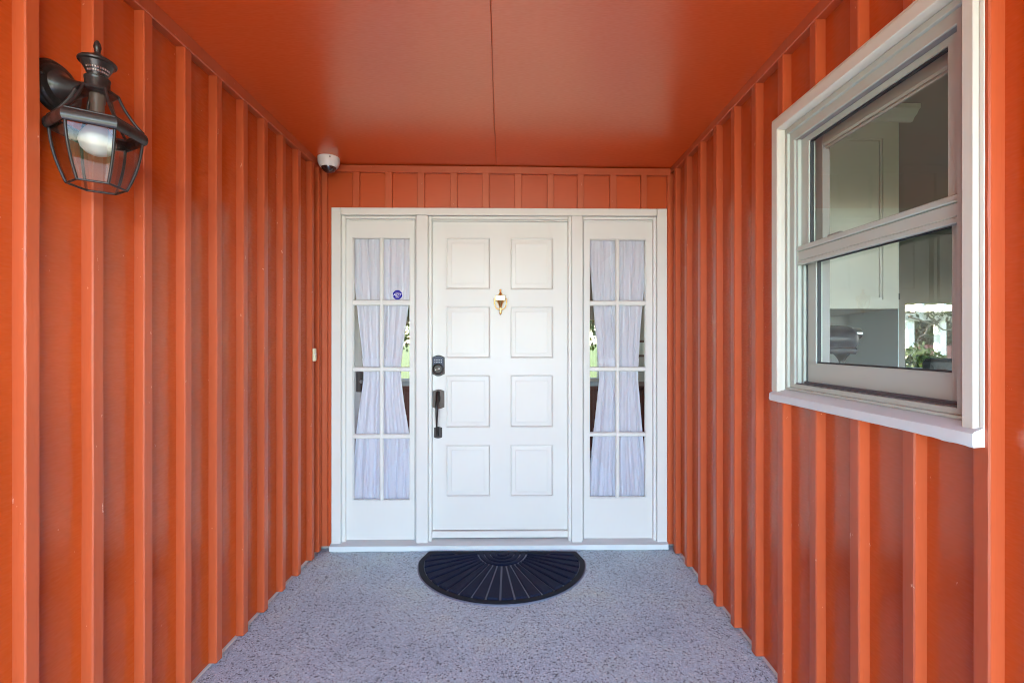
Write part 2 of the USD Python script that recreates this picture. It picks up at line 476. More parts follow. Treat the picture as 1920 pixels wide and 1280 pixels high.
def ceiling_panel(xa, xb):
    """xa, xb: functions of y"""
    ys = np.linspace(YF - 0.28, 3.02, 14)
    top = []
    for y in ys:
        a, b = xa(y), xb(y)
        c = 0.002
        ring = [(a, y, ceil_z(a, y) + c), (a + c, y, ceil_z(a, y)), (b - c, y, ceil_z(b, y)), (b, y, ceil_z(b, y) + c), (b, y, ceil_z(b, y) + 0.012), (a, y, ceil_z(a, y) + 0.012)]
        top.append(ring)
    return loft(top)


seam = lambda y: -0.0742 - 0.0207 * (y - 1.54) + 0.0015 * math.sin(5 * y)
part(cl, 'ceiling_panel', ceiling_panel(lambda y: -1.30, lambda y: seam(y) - 0.0006), M_ceil, smooth=False)
part(cl, 'ceiling_panel', ceiling_panel(lambda y: seam(y) + 0.0006, lambda y: 1.10), M_ceil, smooth=False)

# ------------------------------------------------------------------ entrance wall above and beside the door unit
bw = thing('entrance_wall', 'orange board-and-batten end wall above and beside the white door surround', 'wall', (0, 2.97, 0))
CX0, CX1 = wx(621, 2.945), wx(1251, 2.945)
CZ1 = H + 0.869
bat_px = [(599.5, 613.7), (661, 674), (721.5, 735.2), (782.4, 796), (843.8, 857.3), (904, 917.3), (965, 977.8), (1026, 1038.4), (1082.4, 1095), (1143.4, 1156), (1201.9, 1213.4), (1250.5, 1266)]
bats = [(wx(a, 2.95), wx(b, 2.95)) for a, b in bat_px]
bats[0] = (-1.25, bats[0][1]); bats[-1] = (bats[-1][0] + 0.002, 1.066)
edges = [-1.275] + [(a + b) / 2 for a, b in bats[1:-1]] + [1.085]
for i in range(len(edges) - 1):
    a, b = edges[i] + 0.001, edges[i + 1] - 0.001
    zb = CZ1 - 0.03
    ms = [bx(a, b, YB + 0.0006 * math.sin(i * 5), YB + 0.016, zb, H + 1.18)]
    if i == 0: ms.append(bx(a, CX0 + 0.02, YB, YB + 0.016, 0.02, zb))
    if i == len(edges) - 2: ms.append(bx(CX1 - 0.02, b, YB, YB + 0.016, 0.02, zb))
    part(bw, 'siding_board', sk(join(*ms)), M_back, smooth=False)
for i, (a, b) in enumerate(bats):
    z0 = 0.028 if i in (0, len(bats) - 1) else CZ1 - 0.004
    part(bw, 'batten', sk(bx(a, b, YB - 0.020, YB + 0.004, z0, H + 1.0935 + (0.007 if i < 6 else 0), 0.0025)), M_batten)
ys = np.linspace(-1.226, 1.036, 40)
rings = []
for x in ys:
    zb = H + 1.1015 - (x + 1.2) * 0.0071
    zt = ceil_z(x, 2.96) - 0.004 - 0.003 * meshkit.noise([[x * 5, 0, 0]], 4)[0]
    rings.append([(x, YB + 0.003, zb), (x, YB - 0.019, zb), (x, YB - 0.022, zb + 0.003), (x, YB - 0.022, zt - 0.002), (x, YB - 0.02, zt), (x, YB + 0.003, zt)])
part(bw, 'top_rail', sk(loft(rings)), M_batten, smooth=40)
part(bw, 'wall_sheathing', sk(plate_y(Polygon([(-1.6, 0.0), (1.157, 0.0), (1.157, 2.6), (-1.6, 2.6)], [[(CX0 + 0.03, 0.005), (CX1 - 0.03, 0.005), (CX1 - 0.03, CZ1 - 0.03), (CX0 + 0.03, CZ1 - 0.03)]]), YB + 0.018, YB + 0.10)), M_iwall, smooth=False)

# ------------------------------------------------------------------ white door surround
fr = thing('door_surround', 'white painted frame with two posts around the front door and its side windows', 'door frame', (0, 2.945, 0))
YC = 2.945                                              # face of the casing
SILL_TOP = wz(1018, 2.955)
c = 0.0025
xi0, xi1 = wx(638.5, YC), wx(1232, YC)
zi = wz(403.8, YC)
part(fr, 'casing', sk(bx(CX0, xi0, YC, YB + 0.03, SILL_TOP - 0.004, CZ1, c)), M_white)
part(fr, 'casing', sk(bx(xi1, CX1, YC, YB + 0.03, SILL_TOP - 0.004, CZ1, c)), M_white)
part(fr, 'head_casing', sk(bx(xi0 + 0.0005, xi1 - 0.0005, YC + 0.0005, YB + 0.03, zi, CZ1, c)), M_white)
ml = (wx(780, YC), wx(802, YC)); mr = (wx(1072, YC), wx(1092, YC))
for a, b in (ml, mr):
    part(fr, 'post', sk(bx(a, b, YC + 0.003, 3.06, SILL_TOP - 0.004, zi - 0.0005, c)), M_white)
# stops, one frame for each of the three openings
YS = 2.963
for a, b, wl_, wr_ in ((xi0, ml[0], 0.0245, 0.009), (ml[1], mr[0], 0.0225, 0.0208), (mr[1], xi1, 0.009, 0.0210)):
    zt = zi - 0.020
    part(fr, 'stop', sk(bx(a + 0.0005, a + wl_, YS, 3.055, SILL_TOP + 0.006, zi - 0.001, 0.003)), M_white)
    part(fr, 'stop', sk(bx(b - wr_, b - 0.0005, YS, 3.055, SILL_TOP + 0.006, zi - 0.001, 0.003)), M_white)
    part(fr, 'stop', sk(bx(a + wl_ + 0.0004, b - wr_ - 0.0004, YS + 0.0005, 3.055, zt, zi - 0.001, 0.003)), M_white)
    part(fr, 'stop_bead', sk(bx(a + wl_ + 0.0008, b - wr_ - 0.0008, YS + 0.014, 3.05, zt - 0.0092, zt - 0.0004, 0.002)), M_white)
# sloping sill with nosing
sz0 = wz(1021.5, 2.92)
prof = [(2.925, 0.003), (2.922, 0.006), (2.922, sz0 - 0.004), (2.926, sz0), (2.985, SILL_TOP + 0.018), (3.10, SILL_TOP + 0.018), (3.10, 0.003)]
xs = np.linspace(CX0 - 0.004, CX1 + 0.001, 50)
rings = []
for x in xs:
    j = (meshkit.noise([[x * 16, 1, 1]], 9)[0] - 0.5) * 0.0025
    rings.append([(x, y + (j if k < 4 else 0), z + (j if k in (0, 1) else 0)) for k, (y, z) in enumerate(prof)])
part(fr, 'sill', sk(loft(rings)), M_lump, smooth=35)
TH0, TH1 = wz(1007, 2.985), wz(993.8, 2.99)
part(fr, 'threshold', sk(bx(ml[1] + 0.019, mr[0] - 0.019, 2.982, 3.05, TH0, TH1, 0.003)), M_white)

# ------------------------------------------------------------------ front door with eight raised panels
YD = 3.0
dx0, dx1 = wx(808.5, YD), wx(1066, YD)
dz0, dz1 = wz(992, YD), wz(411.0, YD)
dr = thing('front_door', 'white front door with eight raised panels', 'door', ((dx0 + dx1) / 2, YD, dz0))
cols = [(wx(836, YD), wx(919.5, YD)), (wx(956.5, YD), wx(1037.5, YD))]
rows = [(wz(543, YD), wz(446, YD)), (wz(672, YD), wz(574, YD)), (wz(801.5, YD), wz(703, YD)), (wz(930.5, YD), wz(833, YD))]
holes = [[(a, z0), (b, z0), (b, z1), (a, z1)] for a, b in cols for z0, z1 in rows]
slab = plate_y(Polygon([(dx0, dz0), (dx1, dz0), (dx1, dz1), (dx0, dz1)], holes), YD, YD + 0.012)
part(dr, 'door_slab', sk(join(slab, bx(dx0, dx1, YD + 0.0119, YD + 0.044, dz0, dz1))), M_white, smooth=False)
for a, b in cols:
    for z0, z1 in rows:
        rg = []
        for ins, y in ((0.0002, YD - 0.0002), (0.003, YD - 0.0020), (0.006, YD - 0.0008), (0.010, YD + 0.0046), (0.013, YD + 0.0054), (0.030, YD + 0.0030), (0.037, YD + 0.0012), (0.0385, YD - 0.0002), (0.040, YD - 0.0004)):
            rg.append([(a + ins, y, z0 + ins), (b - ins, y, z0 + ins), (b - ins, y, z1 - ins), (a + ins, y, z1 - ins)])
        m = loft(rg, caps=False)
        m2 = trimesh.Trimesh(np.array(rg[-1]), [[0, 1, 2], [0, 2, 3]])
        part(dr, 'raised_panel', sk(join(m, m2)), M_white, smooth=20)
part(dr, 'bottom_sweep', sk(bx(dx0 + 0.003, dx1 - 0.003, YD + 0.004, YD + 0.04, dz0 - 0.006, dz0 - 0.0005)), M_seal)

# keypad deadbolt
kx0, kx1, kz0, kz1 = wx(811, YD), wx(834, YD), wz(704.5, YD), wz(665.5, YD)


def scutcheon(x0, x1, z0, z1, arch):
    """Plate outline with arched top and bottom and small shoulders."""
    cx, w = (x0 + x1) / 2, (x1 - x0) / 2
    pts = []
    for s, z in ((1, z1), (-1, z0)):
        t = np.linspace(0, 1, 9)
        rr = []
        for q in t:
            rr.append((cx + s * w * (1 - 2 * q) * 0.80, z - s * arch * (abs(1 - 2 * q) ** 2)))
        top = [(cx + s * w, z - s * (arch * 1.25))] + rr + [(cx - s * w, z - s * (arch * 1.25))]
        pts += top
    return Polygon(pts).buffer(0)


kp = scutcheon(kx0, kx1, kz0, kz1, 0.011)
part_lock = part(dr, 'keypad_lock', sk(join(plate_y(kp, YD - 0.013, YD), plate_y(kp.buffer(-0.004), YD - 0.020, YD - 0.0129))), M_lockbz, smooth=False)
kcx = (kx0 + kx1) / 2
part(part_lock, 'keypad', sk(plate_y(scutcheon(kx0 + 0.006, kx1 - 0.006, kz0 + 0.045, kz1 - 0.006, 0.008), YD - 0.0225, YD - 0.0198)), M_keypad, smooth=False)
ks = [bx(kcx - 0.024 + 0.0115 * i - 0.003, kcx - 0.024 + 0.0115 * i + 0.003, YD - 0.0235, YD - 0.0222, z - 0.0022, z + 0.0022) for i in range(5) for z in (wz(674.0, YD), wz(678.6, YD))]
part(part_lock, 'keypad_digits', sk(join(*ks)), M_keys, smooth=False)
kz = wz(691, YD)
part(part_lock, 'cylinder', sk(lathe([(0.0, 0), (0.035, 0), (0.036, 0.018), (0.033, 0.026), (0.027, 0.028), (0.025, 0.020), (0.0, 0.020)], (kcx, YD - 0.018, kz), 36, 'y')), M_lockbz, smooth=40)
turn = bx(kcx - 0.016, kcx + 0.016, YD - 0.052, YD - 0.037, kz - 0.0055, kz + 0.0055, 0.003)
turn.apply_transform(trimesh.transformations.rotation_matrix(math.radians(-18), (0, 1, 0), (kcx, YD, kz)))
part(part_lock, 'turn_piece', sk(turn), M_nickel)
part(part_lock, 'keyhole', sk(lathe([(0, 0), (0.0085, 0), (0.0085, 0.018), (0.006, 0.019), (0, 0.019)], (kcx, YD - 0.036, kz), 20, 'y')), M_lockhi, smooth=40)
# grip handle set
hx0, hx1 = wx(812, YD), wx(833.3, YD)
up = scutcheon(hx0, hx1, wz(765.5, YD), wz(729.5, YD), 0.008)
hs = part(dr, 'handle_set', sk(join(plate_y(up, YD - 0.010, YD), plate_y(up.buffer(-0.005), YD - 0.014, YD - 0.0099))), M_lockhi, smooth=False)
hcx = wx(821.7, YD)
lp = scutcheon(wx(814.3, YD), wx(829, YD), wz(820.5, YD), wz(799, YD), 0.005)
part(hs, 'lower_plate', sk(join(plate_y(lp, YD - 0.008, YD), plate_y(lp.buffer(-0.004), YD - 0.011, YD - 0.0079))), M_lockbz, smooth=False)
pts, rad = [], []
for t in np.linspace(0, 1, 26):
    z = wz(735, YD) + (wz(814, YD) - wz(735, YD)) * t
    y = YD - 0.012 - 0.055 * math.sin(math.pi * min(1, max(0, t))) ** 0.7 + (0.006 if t > 0.97 else 0)
    pts.append((hcx + 0.0015 * math.sin(t * 5), y, z)); rad.append(0.0145 - 0.0085 * min(1, t / 0.75) + (0.004 * max(0, (t - 0.88) / 0.12)))
part(hs, 'grip', sk(tube(pts, rad, 16)), M_lockbz, smooth=50)
tp = trimesh.creation.icosphere(subdivisions=3, radius=1.0)
tp.vertices = tp.vertices * (0.0165, 0.014, 0.034) + (hcx + 0.001, YD - 0.020, wz(745, YD))
part(hs, 'grip_head', sk(tp), M_lockbz, smooth=60)
part(hs, 'thumb_latch', sk(bx(hcx - 0.011, hcx + 0.011, YD - 0.046, YD - 0.02, wz(747, YD) - 0.003, wz(747, YD) + 0.002, 0.002)), M_seal)

# brass knocker
nx = wx(938.5, YD)
nz = lambda p: wz(p, YD)
kn = part(dr, 'door_knocker', sk(join(
    lathe([(0.001, nz(591)), (0.006, nz(589.5)), (0.0085, nz(586)), (0.006, nz(583.2)), (0.0085, nz(581)), (0.006, nz(578.5)), (0.008, nz(576)), (0.014, nz(571)), (0.022, nz(567)), (0.027, nz(564.6)), (0.0275, nz(564.2))], (nx, YD - 0.022, 0), 32),
    lathe([(0.026, nz(555)), (0.022, nz(554.2)), (0.012, nz(552.6)), (0.011, nz(550.5)), (0.006, nz(548.8)), (0.005, nz(547)), (0.0085, nz(545)), (0.006, nz(543.3)), (0.001, nz(542.3))], (nx, YD - 0.022, 0), 32))), M_brass, smooth=50)
part(kn, 'name_band', sk(join(bx(nx - 0.033, nx + 0.033, YD - 0.047, YD, nz(564.2), nz(555.2), 0.003))), M_brass)
arc = []
for t in np.linspace(0, 1, 30):
    a = math.pi * t
    w = 0.041 * abs(math.cos(a)) ** 0.55 * (1 if math.cos(a) > 0 else -1)
    arc.append((nx + w, YD - 0.026, nz(559.5) - (nz(559.5) - nz(580.5)) * math.sin(a) ** 0.9))
part(kn, 'striker_ring', sk(tube(arc, 0.0032, 10)), M_brass, smooth=60)

# ------------------------------------------------------------------ side windows
YP = 2.983


def side_window(px0, px1, gx, gy, label, glabel):
    x0, x1 = wx(px0, YP), wx(px1, YP)
    z0, z1 = SILL_TOP + 0.010, zi - 0.029
    s = thing('side_window', label, 'side window', ((x0 + x1) / 2, YP, z0), group='side windows beside the front door')
    xs_ = [(wx(a, YP), wx(b, YP)) for a, b in gx]
    zs_ = [(wz(b, YP), wz(a, YP)) for a, b in gy]
    ga, gb, gz0, gz1 = xs_[0][0], xs_[1][1], zs_[-1][0], zs_[0][1]
    part(s, 'sash', sk(plate_y(Polygon([(x0, z0), (x1, z0), (x1, z1), (x0, z1)], [[(ga, gz0), (gb, gz0), (gb, gz1), (ga, gz1)]]), YP, YP + 0.04)), M_white, smooth=False)
    bead = 0.004
    # glazing bead around the whole light
    part(s, 'glazing_bead', sk(plate_y(Polygon([(ga + 0.0002, gz0 + 0.0002), (gb - 0.0002, gz0 + 0.0002), (gb - 0.0002, gz1 - 0.0002), (ga + 0.0002, gz1 - 0.0002)],
         [[(ga + bead, gz0 + bead), (gb - bead, gz0 + bead), (gb - bead, gz1 - bead), (ga + bead, gz1 - bead)]]), YP + 0.007, YP + 0.03)), M_white, smooth=False)

    def bar(a0, a1, lo, hi, upright):
        cc = 0.0045
        pr = [(a0 - 0.001, 0.017), (a0 - 0.001, 0.012), (a0 + cc, 0.003), (a1 - cc, 0.003), (a1 + 0.001, 0.012), (a1 + 0.001, 0.017)]
        if upright: return loft([[(q, YP + y, z) for q, y in pr] for z in (lo, hi)])
        return loft([[(x, YP + y + 0.0006, q) for q, y in pr] for x in (lo, hi)])
    part(s, 'muntin', sk(bar(xs_[0][1], xs_[1][0], gz0 + 0.001, gz1 - 0.001, True)), M_white, smooth=False)
    for k in range(3):
        part(s, 'muntin', sk(bar(zs_[k + 1][1], zs_[k][0], ga + 0.001, gb - 0.001, False)), M_white, smooth=False)
    yg = YP + 0.0175
    mx_ = (xs_[0][1] + xs_[1][0]) / 2
    zc = [gz1 - 0.001] + [(zs_[k][0] + zs_[k + 1][1]) / 2 for k in range(3)] + [gz0 + 0.001]
    r = np.random.default_rng(int(px0))
    for k in range(4):
        for a, b in ((ga + 0.001, mx_), (mx_, gb - 0.001)):
            t1, t2 = r.normal(0, 0.0005, 2)
            v = np.array([(a, yg - t1, zc[k + 1]), (b, yg + t1, zc[k + 1]), (b, yg + t1 + t2, zc[k]), (a, yg - t1 + t2, zc[k])])
            part(s, 'pane', sk(trimesh.Trimesh(v, [[0, 1, 2], [0, 2, 3]], process=False)), M_glass, smooth=False)
    return ga, gb, gz0, gz1


gyl = [(446, 562.5), (572.3, 688), (696, 813), (821.6, 937)]
GL = side_window(645.5, 777.5, [(660.8, 711.0), (718.0, 768.5)], gyl, 'white eight-pane side window with the blue sticker, on the handle side of the door', None)
gyr = [(447.5, 563.5), (572.3, 688), (695.8, 811.0), (818.7, 934)]
GR = side_window(1094.5, 1226, [(1105.2, 1154.7), (1161.8, 1211.4)], gyr, 'white eight-pane side window without sticker, on the hinge side of the door', None)

# curtains tied in at the middle


def curtain(label, left, right, ztop, zbot, tie, seed):
    """left, right: (pixel y, pixel x) outlines in the picture plane of the curtain"""
    YK = YP + 0.045
    cu = thing('gathered_curtain', label, 'curtain', (0.5 * (left[0][1] + right[0][1]), YK, zbot), group='curtains in the side windows')
    r = np.random.default_rng(seed)
    nz_, nx_ = 150, 130
    ph = r.uniform(0, 6.28, 6)

    def sheet(za, zb, push, amp):
        zs = np.linspace(za, zb, nz_)
        P = np.zeros((nz_, nx_, 3))
        s = np.linspace(0, 1, nx_)
        for i, z in enumerate(zs):
            xa = np.interp(-z, [-q[0] for q in left], [q[1] for q in left])
            xb = np.interp(-z, [-q[0] for q in right], [q[1] for q in right])
            lowness = max(0.0, (tie - z) / (tie - zbot))
            wv = 0.5 * np.sin(2 * math.pi * 8 * s + ph[0] + 0.8 * np.sin(3.1 * z + ph[1])) + 0.35 * np.sin(2 * math.pi * 13.3 * s + ph[2] + 1.3 * math.sin(2.2 * z)) \
                + 0.3 * np.sin(2 * math.pi * 4.3 * s + ph[3] + 2.0 * z)
            cr = 0.35 * np.sin(2 * math.pi * 19 * s + 25 * z * (s - 0.4) + ph[4]) * lowness ** 2
            fr_ = (meshkit.noise(np.column_stack([s * 30, np.full(nx_, z * 6), np.full(nx_, seed)]), 1) - 0.5) * 0.8
            w = (xb - xa)
            P[i, :, 0] = xa + w * (s + 0.012 * np.sin(2 * math.pi * 8 * s + ph[5]))
            P[i, :, 1] = YK + push + amp * (1 + 0.6 * lowness) * (wv + cr * 1.2 + fr_)
            P[i, :, 2] = z
        v = P.reshape(-1, 3)
        f = []
        for i in range(nz_ - 1):
            for j in range(nx_ - 1):
                a = i * nx_ + j
                f += [(a, a + 1, a + nx_ + 1), (a, a + nx_ + 1, a + nx_)]
        return trimesh.Trimesh(v, f, process=False)
    part(cu, 'fabric', sk(sheet(ztop, zbot, 0, 0.0062)), M_curtain, smooth=True)
    part(cu, 'tie_band', sk(sheet(tie + 0.03, tie - 0.022, -0.009, 0.003)), M_curtain, smooth=True)


YK = YP + 0.045


def outline(pts):
    return [(wz(y, YK), wx(x, YK)) for y, x in pts]


curtain('white sheer curtain tied at the waist behind the side window with the blue sticker',
        outline([(440, 661), (500, 662), (562, 667), (620, 674), (688, 681.5), (712, 681), (760, 674), (813, 667.5), (870, 663), (940, 659)]),
        outline([(440, 770), (562, 767), (620, 759), (688, 751), (712, 752), (760, 758), (813, 767), (870, 769), (940, 770)]),
        wz(436, YK), wz(945, YK), wz(680, YK), 3)
curtain('white sheer curtain tied at the waist behind the side window without a sticker',
        outline([(440, 1104), (500, 1106), (572, 1112), (620, 1116), (688, 1122.5), (712, 1123), (760, 1118), (811, 1112), (870, 1106), (940, 1103)]),
        outline([(440, 1211.5), (500, 1209.5), (572, 1204), (620, 1200), (688, 1196), (712, 1196), (760, 1200), (811, 1204), (870, 1209), (940, 1212)]),
        wz(436, YK), wz(945, YK), wz(680, YK), 8)

# security sticker on the glass
stx, stz, sy = wx(745.2, YP + 0.015), wz(553, YP + 0.015), YP + 0.0155
st = thing('security_sticker', 'small blue octagonal security sticker with white letters on the side window glass', 'sticker', (stx, sy, stz))
R8 = 0.0335
octp = Polygon([(stx + R8 * math.cos(math.radians(22.5 + 45 * k)), stz + R8 * math.sin(math.radians(22.5 + 45 * k))) for k in range(8)])
part(st, 'border', sk(plate_y(octp, sy, sy + 0.0004)), M_swhite, smooth=False)
part(st, 'face', sk(plate_y(octp.buffer(-0.0010), sy - 0.0005, sy)), M_blue, smooth=False)


def words(text, h, cx, z, y, slant=0.0, bold=True, stretch=1.0):
    t = meshkit.text_mesh(text, h, 0.0004, bold)
    w = t.bounds[1][0] - t.bounds[0][0]
    v = t.vertices.copy()
    t.vertices = np.column_stack([cx + (v[:, 0] - t.bounds[0][0] - w / 2) * stretch + slant * v[:, 1], y - v[:, 2], z + v[:, 1]])
    t.fix_normals()
    return t


part(st, 'lettering', sk(words('ADT', 0.0170, stx - 0.0025, stz - 0.008, sy - 0.0006, 0.25, True, 1.12)), M_swhite, smooth=False)
part(st, 'print_line', sk(bx(stx - 0.013, stx + 0.013, sy - 0.001, sy - 0.0006, stz + 0.014, stz + 0.0165)), M_swhite, smooth=False)
part(st, 'print_line', sk(bx(stx - 0.012, stx + 0.012, sy - 0.001, sy - 0.0006, stz - 0.0185, stz - 0.0145)), M_swhite, smooth=False)

# ------------------------------------------------------------------ sash window in the right wall
sw = thing('sash_window', 'white double-hung kitchen window with thick painted sill in the orange wall', 'window', (1.05, 1.4, H - 0.2))


def rect_ring(a, b):
    """frame in (y, z) between two rectangles (y0, y1, z0, z1)"""
    return Polygon([(a[0], a[2]), (a[1], a[2]), (a[1], a[3]), (a[0], a[3])], [[(b[0], b[2]), (b[1], b[2]), (b[1], b[3]), (b[0], b[3])]])


def slope_ring(rects, base_open=True):
    """Surface through nested rectangles (y0, y1, z0, z1, x): moulded frame."""
    rg = [[(r[4], r[0], r[2]), (r[4], r[1], r[2]), (r[4], r[1], r[3]), (r[4], r[0], r[3])] for r in rects]
    m = loft(rg, caps=False)
    return m


def mould(y0, y1, z0, z1, prof):
    """prof: (inset, x) pairs going inwards"""
    return [(y0 + i * a, y1 - i * b, z0 + i * c_, z1 - i * d_, x) for (i, x) in prof for a, b, c_, d_ in [(1, 1, 1, 1)]]


ZS = H - 0.181           # top of the sill at the frame
# casing: three boards, mitred in look, with an outer bead
def casing_prof(i):      # (distance from the outer edge, x)
    return [(0.0, 1.066), (0.0, 1.040), (0.002, 1.037), (0.011, 1.035), (0.014, 1.037), (0.018, 1.029), (0.0205, 1.026), (0.054, 1.026), (0.057, 1.029), (0.063, 1.045), (0.066, 1.075)]


def casing_leg(sign, y_out, width):
    """upright casing board, profile running from the outer edge inwards"""
    k = width / 0.066
    pr = [(y_out + sign * d * k, x) for d, x in casing_prof(0)]
    rings = []
    for z, mit in ((ZS - 0.012, 0), (WO[3], 1)):
        rings.append([(x, y, z - (abs(y - y_out) / k if mit else 0)) for y, x in pr] + [(1.075, y_out, z)])
    return loft(rings)


part(sw, 'casing', casing_leg(-1, WO[1], 0.066), M_trim, smooth=25)
part(sw, 'casing', casing_leg(1, WO[0], 0.0465), M_trim, smooth=25)
pr = casing_prof(0)
rings = []
for y_out, sgn, k in ((WO[0], 1, 0.0465 / 0.066), (WO[1], -1, 1.0)):
    rings.append([(x, y_out + sgn * d * k, WO[3] - d) for d, x in pr] + [(1.075, y_out, WO[3])])
part(sw, 'head_casing', loft(rings), M_trim, smooth=25)
# outer frame of the unit
OF = (WO[0] + 0.0465, WO[1] - 0.066, ZS, WO[3] - 0.066)
FI = (1.0816, 1.703, H - 0.157, H + 0.757)
prof = [(0.0, 1.075), (0.0, 1.052), (0.0015, 1.0505), (0.014, 1.0505), (0.0155, 1.052), (0.0165, 1.060), (0.042, 1.060), (0.044, 1.062)]
rects = []
for d, x in prof:
    t = d / 0.044
    rects.append((OF[0] + (FI[0] - OF[0]) * t, OF[1] + (FI[1] - OF[1]) * t, OF[2] + (FI[2] - OF[2]) * t, OF[3] + (FI[3] - OF[3]) * t, x))
part(sw, 'frame', slope_ring(rects + [(FI[0], FI[1], FI[2], FI[3], 1.066)]), M_vinyl, smooth=False)
# jamb lining behind the frame
part(sw, 'jamb_liner', plate_x(rect_ring((FI[0] - 0.06, FI[1] + 0.05, FI[2] - 0.06, FI[3] + 0.06), FI), 1.066, 1.157), M_vgrey, smooth=False)
part(sw, 'jamb_track', bx(1.070, 1.0835, FI[1] - 0.006, FI[1] - 0.0003, FI[2] + 0.0005, FI[3] - 0.0005), M_vinyl)
part(sw, 'jamb_track', bx(1.088, 1.098, FI[1] - 0.012, FI[1] - 0.0003, FI[2] + 0.0005, H + 0.285), M_vinyl)
part(sw, 'jamb_track', bx(1.0995, 1.1015, FI[1] - 0.014, FI[1] - 0.0003, FI[2] + 0.0005, H + 0.285), M_seal)


def sash(x, y0, y1, z0, z1, st_w, top_h, bot_h, name, th=0.024):
    g = (y0 + st_w, y1 - st_w, z0 + bot_h, z1 - top_h)
    s = part(sw, name, plate_x(rect_ring((y0, y1, z0, z1), g), x, x + th), M_vinyl, smooth=False)
    b = 0.005
    part(s, 'gasket', plate_x(rect_ring((g[0] + 0.0002, g[1] - 0.0002, g[2] + 0.0002, g[3] - 0.0002), (g[0] + b, g[1] - b, g[2] + b, g[3] - b)), x + 0.005, x + 0.016), M_seal, smooth=False)
    v = np.array([(x + 0.010, g[0], g[2]), (x + 0.010, g[1], g[2]), (x + 0.010, g[1], g[3]), (x + 0.010, g[0], g[3])])
    part(s, 'pane', trimesh.Trimesh(v, [[0, 1, 2], [0, 2, 3]], process=False), M_glass, smooth=False)
    return s


us = sash(1.0845, FI[0] + 0.001, FI[1] - 0.001, H + 0.300, FI[3] - 0.001, 0.045, 0.020, 0.058, 'upper_sash')
part(us, 'meeting_rail', join(bx(1.066, 1.0842, FI[0] + 0.0015, FI[1] - 0.0015, H + 0.338, H + 0.356, 0.003), bx(1.072, 1.0843, FI[0] + 0.0015, FI[1] - 0.0015, H + 0.302, H + 0.3375, 0.003), bx(1.0685, 1.085, FI[0] + 0.0015, FI[1] - 0.0015, H + 0.286, H + 0.3015, 0.002)), M_vinyl)
ls = sash(1.104, FI[0] + 0.001, FI[1] - 0.001, FI[2] + 0.010, H + 0.315, 0.055, 0.02, 0.070, 'lower_sash')
part(sw, 'inner_lining', bx(1.1285, 1.157, 1.648, FI[1] - 0.0004, FI[2] + 0.001, FI[3] - 0.001, 0.002), M_vgrey)
part(sw, 'sash_lock', bx(1.083, 1.10, 1.50, 1.56, H + 0.3585, H + 0.368, 0.004), M_vgrey)
part(sw, 'sill_track', bx(1.067, 1.103, FI[0] + 0.0005, FI[1] - 0.0005, FI[2] - 0.004, FI[2] + 0.004), M_mud)
part(sw, 'sill_track', bx(1.090, 1.096, FI[0] + 0.0005, FI[1] - 0.0005, FI[2] + 0.0042, FI[2] + 0.011), M_mud)
# painted timber sill, lumpy at the near end
n = 90
ys = np.linspace(WO[0] + 0.0004, 1.782, n)
rings = []
for y in ys:
    near = max(0.0, 1 - (y - ys[0]) / 0.16)
    q = meshkit.fbm(np.array([[y * 60, 0.3, 0], [y * 60, 5.3, 0], [y * 50, 9.3, 0]]), 3, 4) - 0.5
    a = 0.0010 + 0.007 * near
    pr = [(1.075, ZS + 0.004), (1.050, ZS - 0.002), (1.016, H - 0.197 + q[0] * a * 0.5), (1.0105 + q[1] * a, H - 0.201 + q[0] * a * 0.5), (1.0095 + q[1] * a, H - 0.222 + q[2] * a), (1.013 + q[1] * a, H - 0.228 + q[2] * a - 0.004 * near), (1.075, H - 0.229)]
    rings.append([(x, y, z) for x, z in pr])
part(sw, 'sill', loft(rings), M_lump, smooth=45)

# ------------------------------------------------------------------ wall lantern
LX, LY = -1.143, 1.25
ln = thing('wall_lantern', 'black six-sided wall lantern with clear glass and motion sensor top, on the orange wall', 'wall lantern', (XL, LY, H + 0.70))
OFF = math.radians(33)


def hexring(r, z, grow=0.0):
    return [np.array((LX + (r + grow) * math.cos(OFF + k * math.pi / 3), LY + (r + grow) * math.sin(OFF + k * math.pi / 3), H + z)) for k in range(6)]


# backplate and horn
part(ln, 'backplate', lathe([(0, 0), (0.071, 0.0), (0.071, 0.006), (0.066, 0.012), (0.060, 0.013), (0.056, 0.019), (0.048, 0.022), (0, 0.022)], (XL + 0.0005, LY + 0.001, H + 0.70), 48, 'x'), M_bronze, smooth=35)
hp = np.linspace(0, 1, 14)
arm_r = [0.044 - 0.030 * (t ** 0.55) for t in hp]
part(ln, 'arm', tube([(XL + 0.020 + (LX - 0.018 - XL - 0.020) * t, LY, H + 0.70 - 0.004 * math.sin(t * 3)) for t in hp], arm_r, 32), M_bronze, smooth=50)
bo = trimesh.creation.icosphere(subdivisions=2, radius=0.006)
for dy, dz in ((-0.052, 0.012), (0.03, -0.05)):
    b = bo.copy(); b.apply_translation((XL + 0.018, LY + dy, H + 0.70 + dz)); part(ln, 'cap_nut', b, M_bronze, smooth=60)
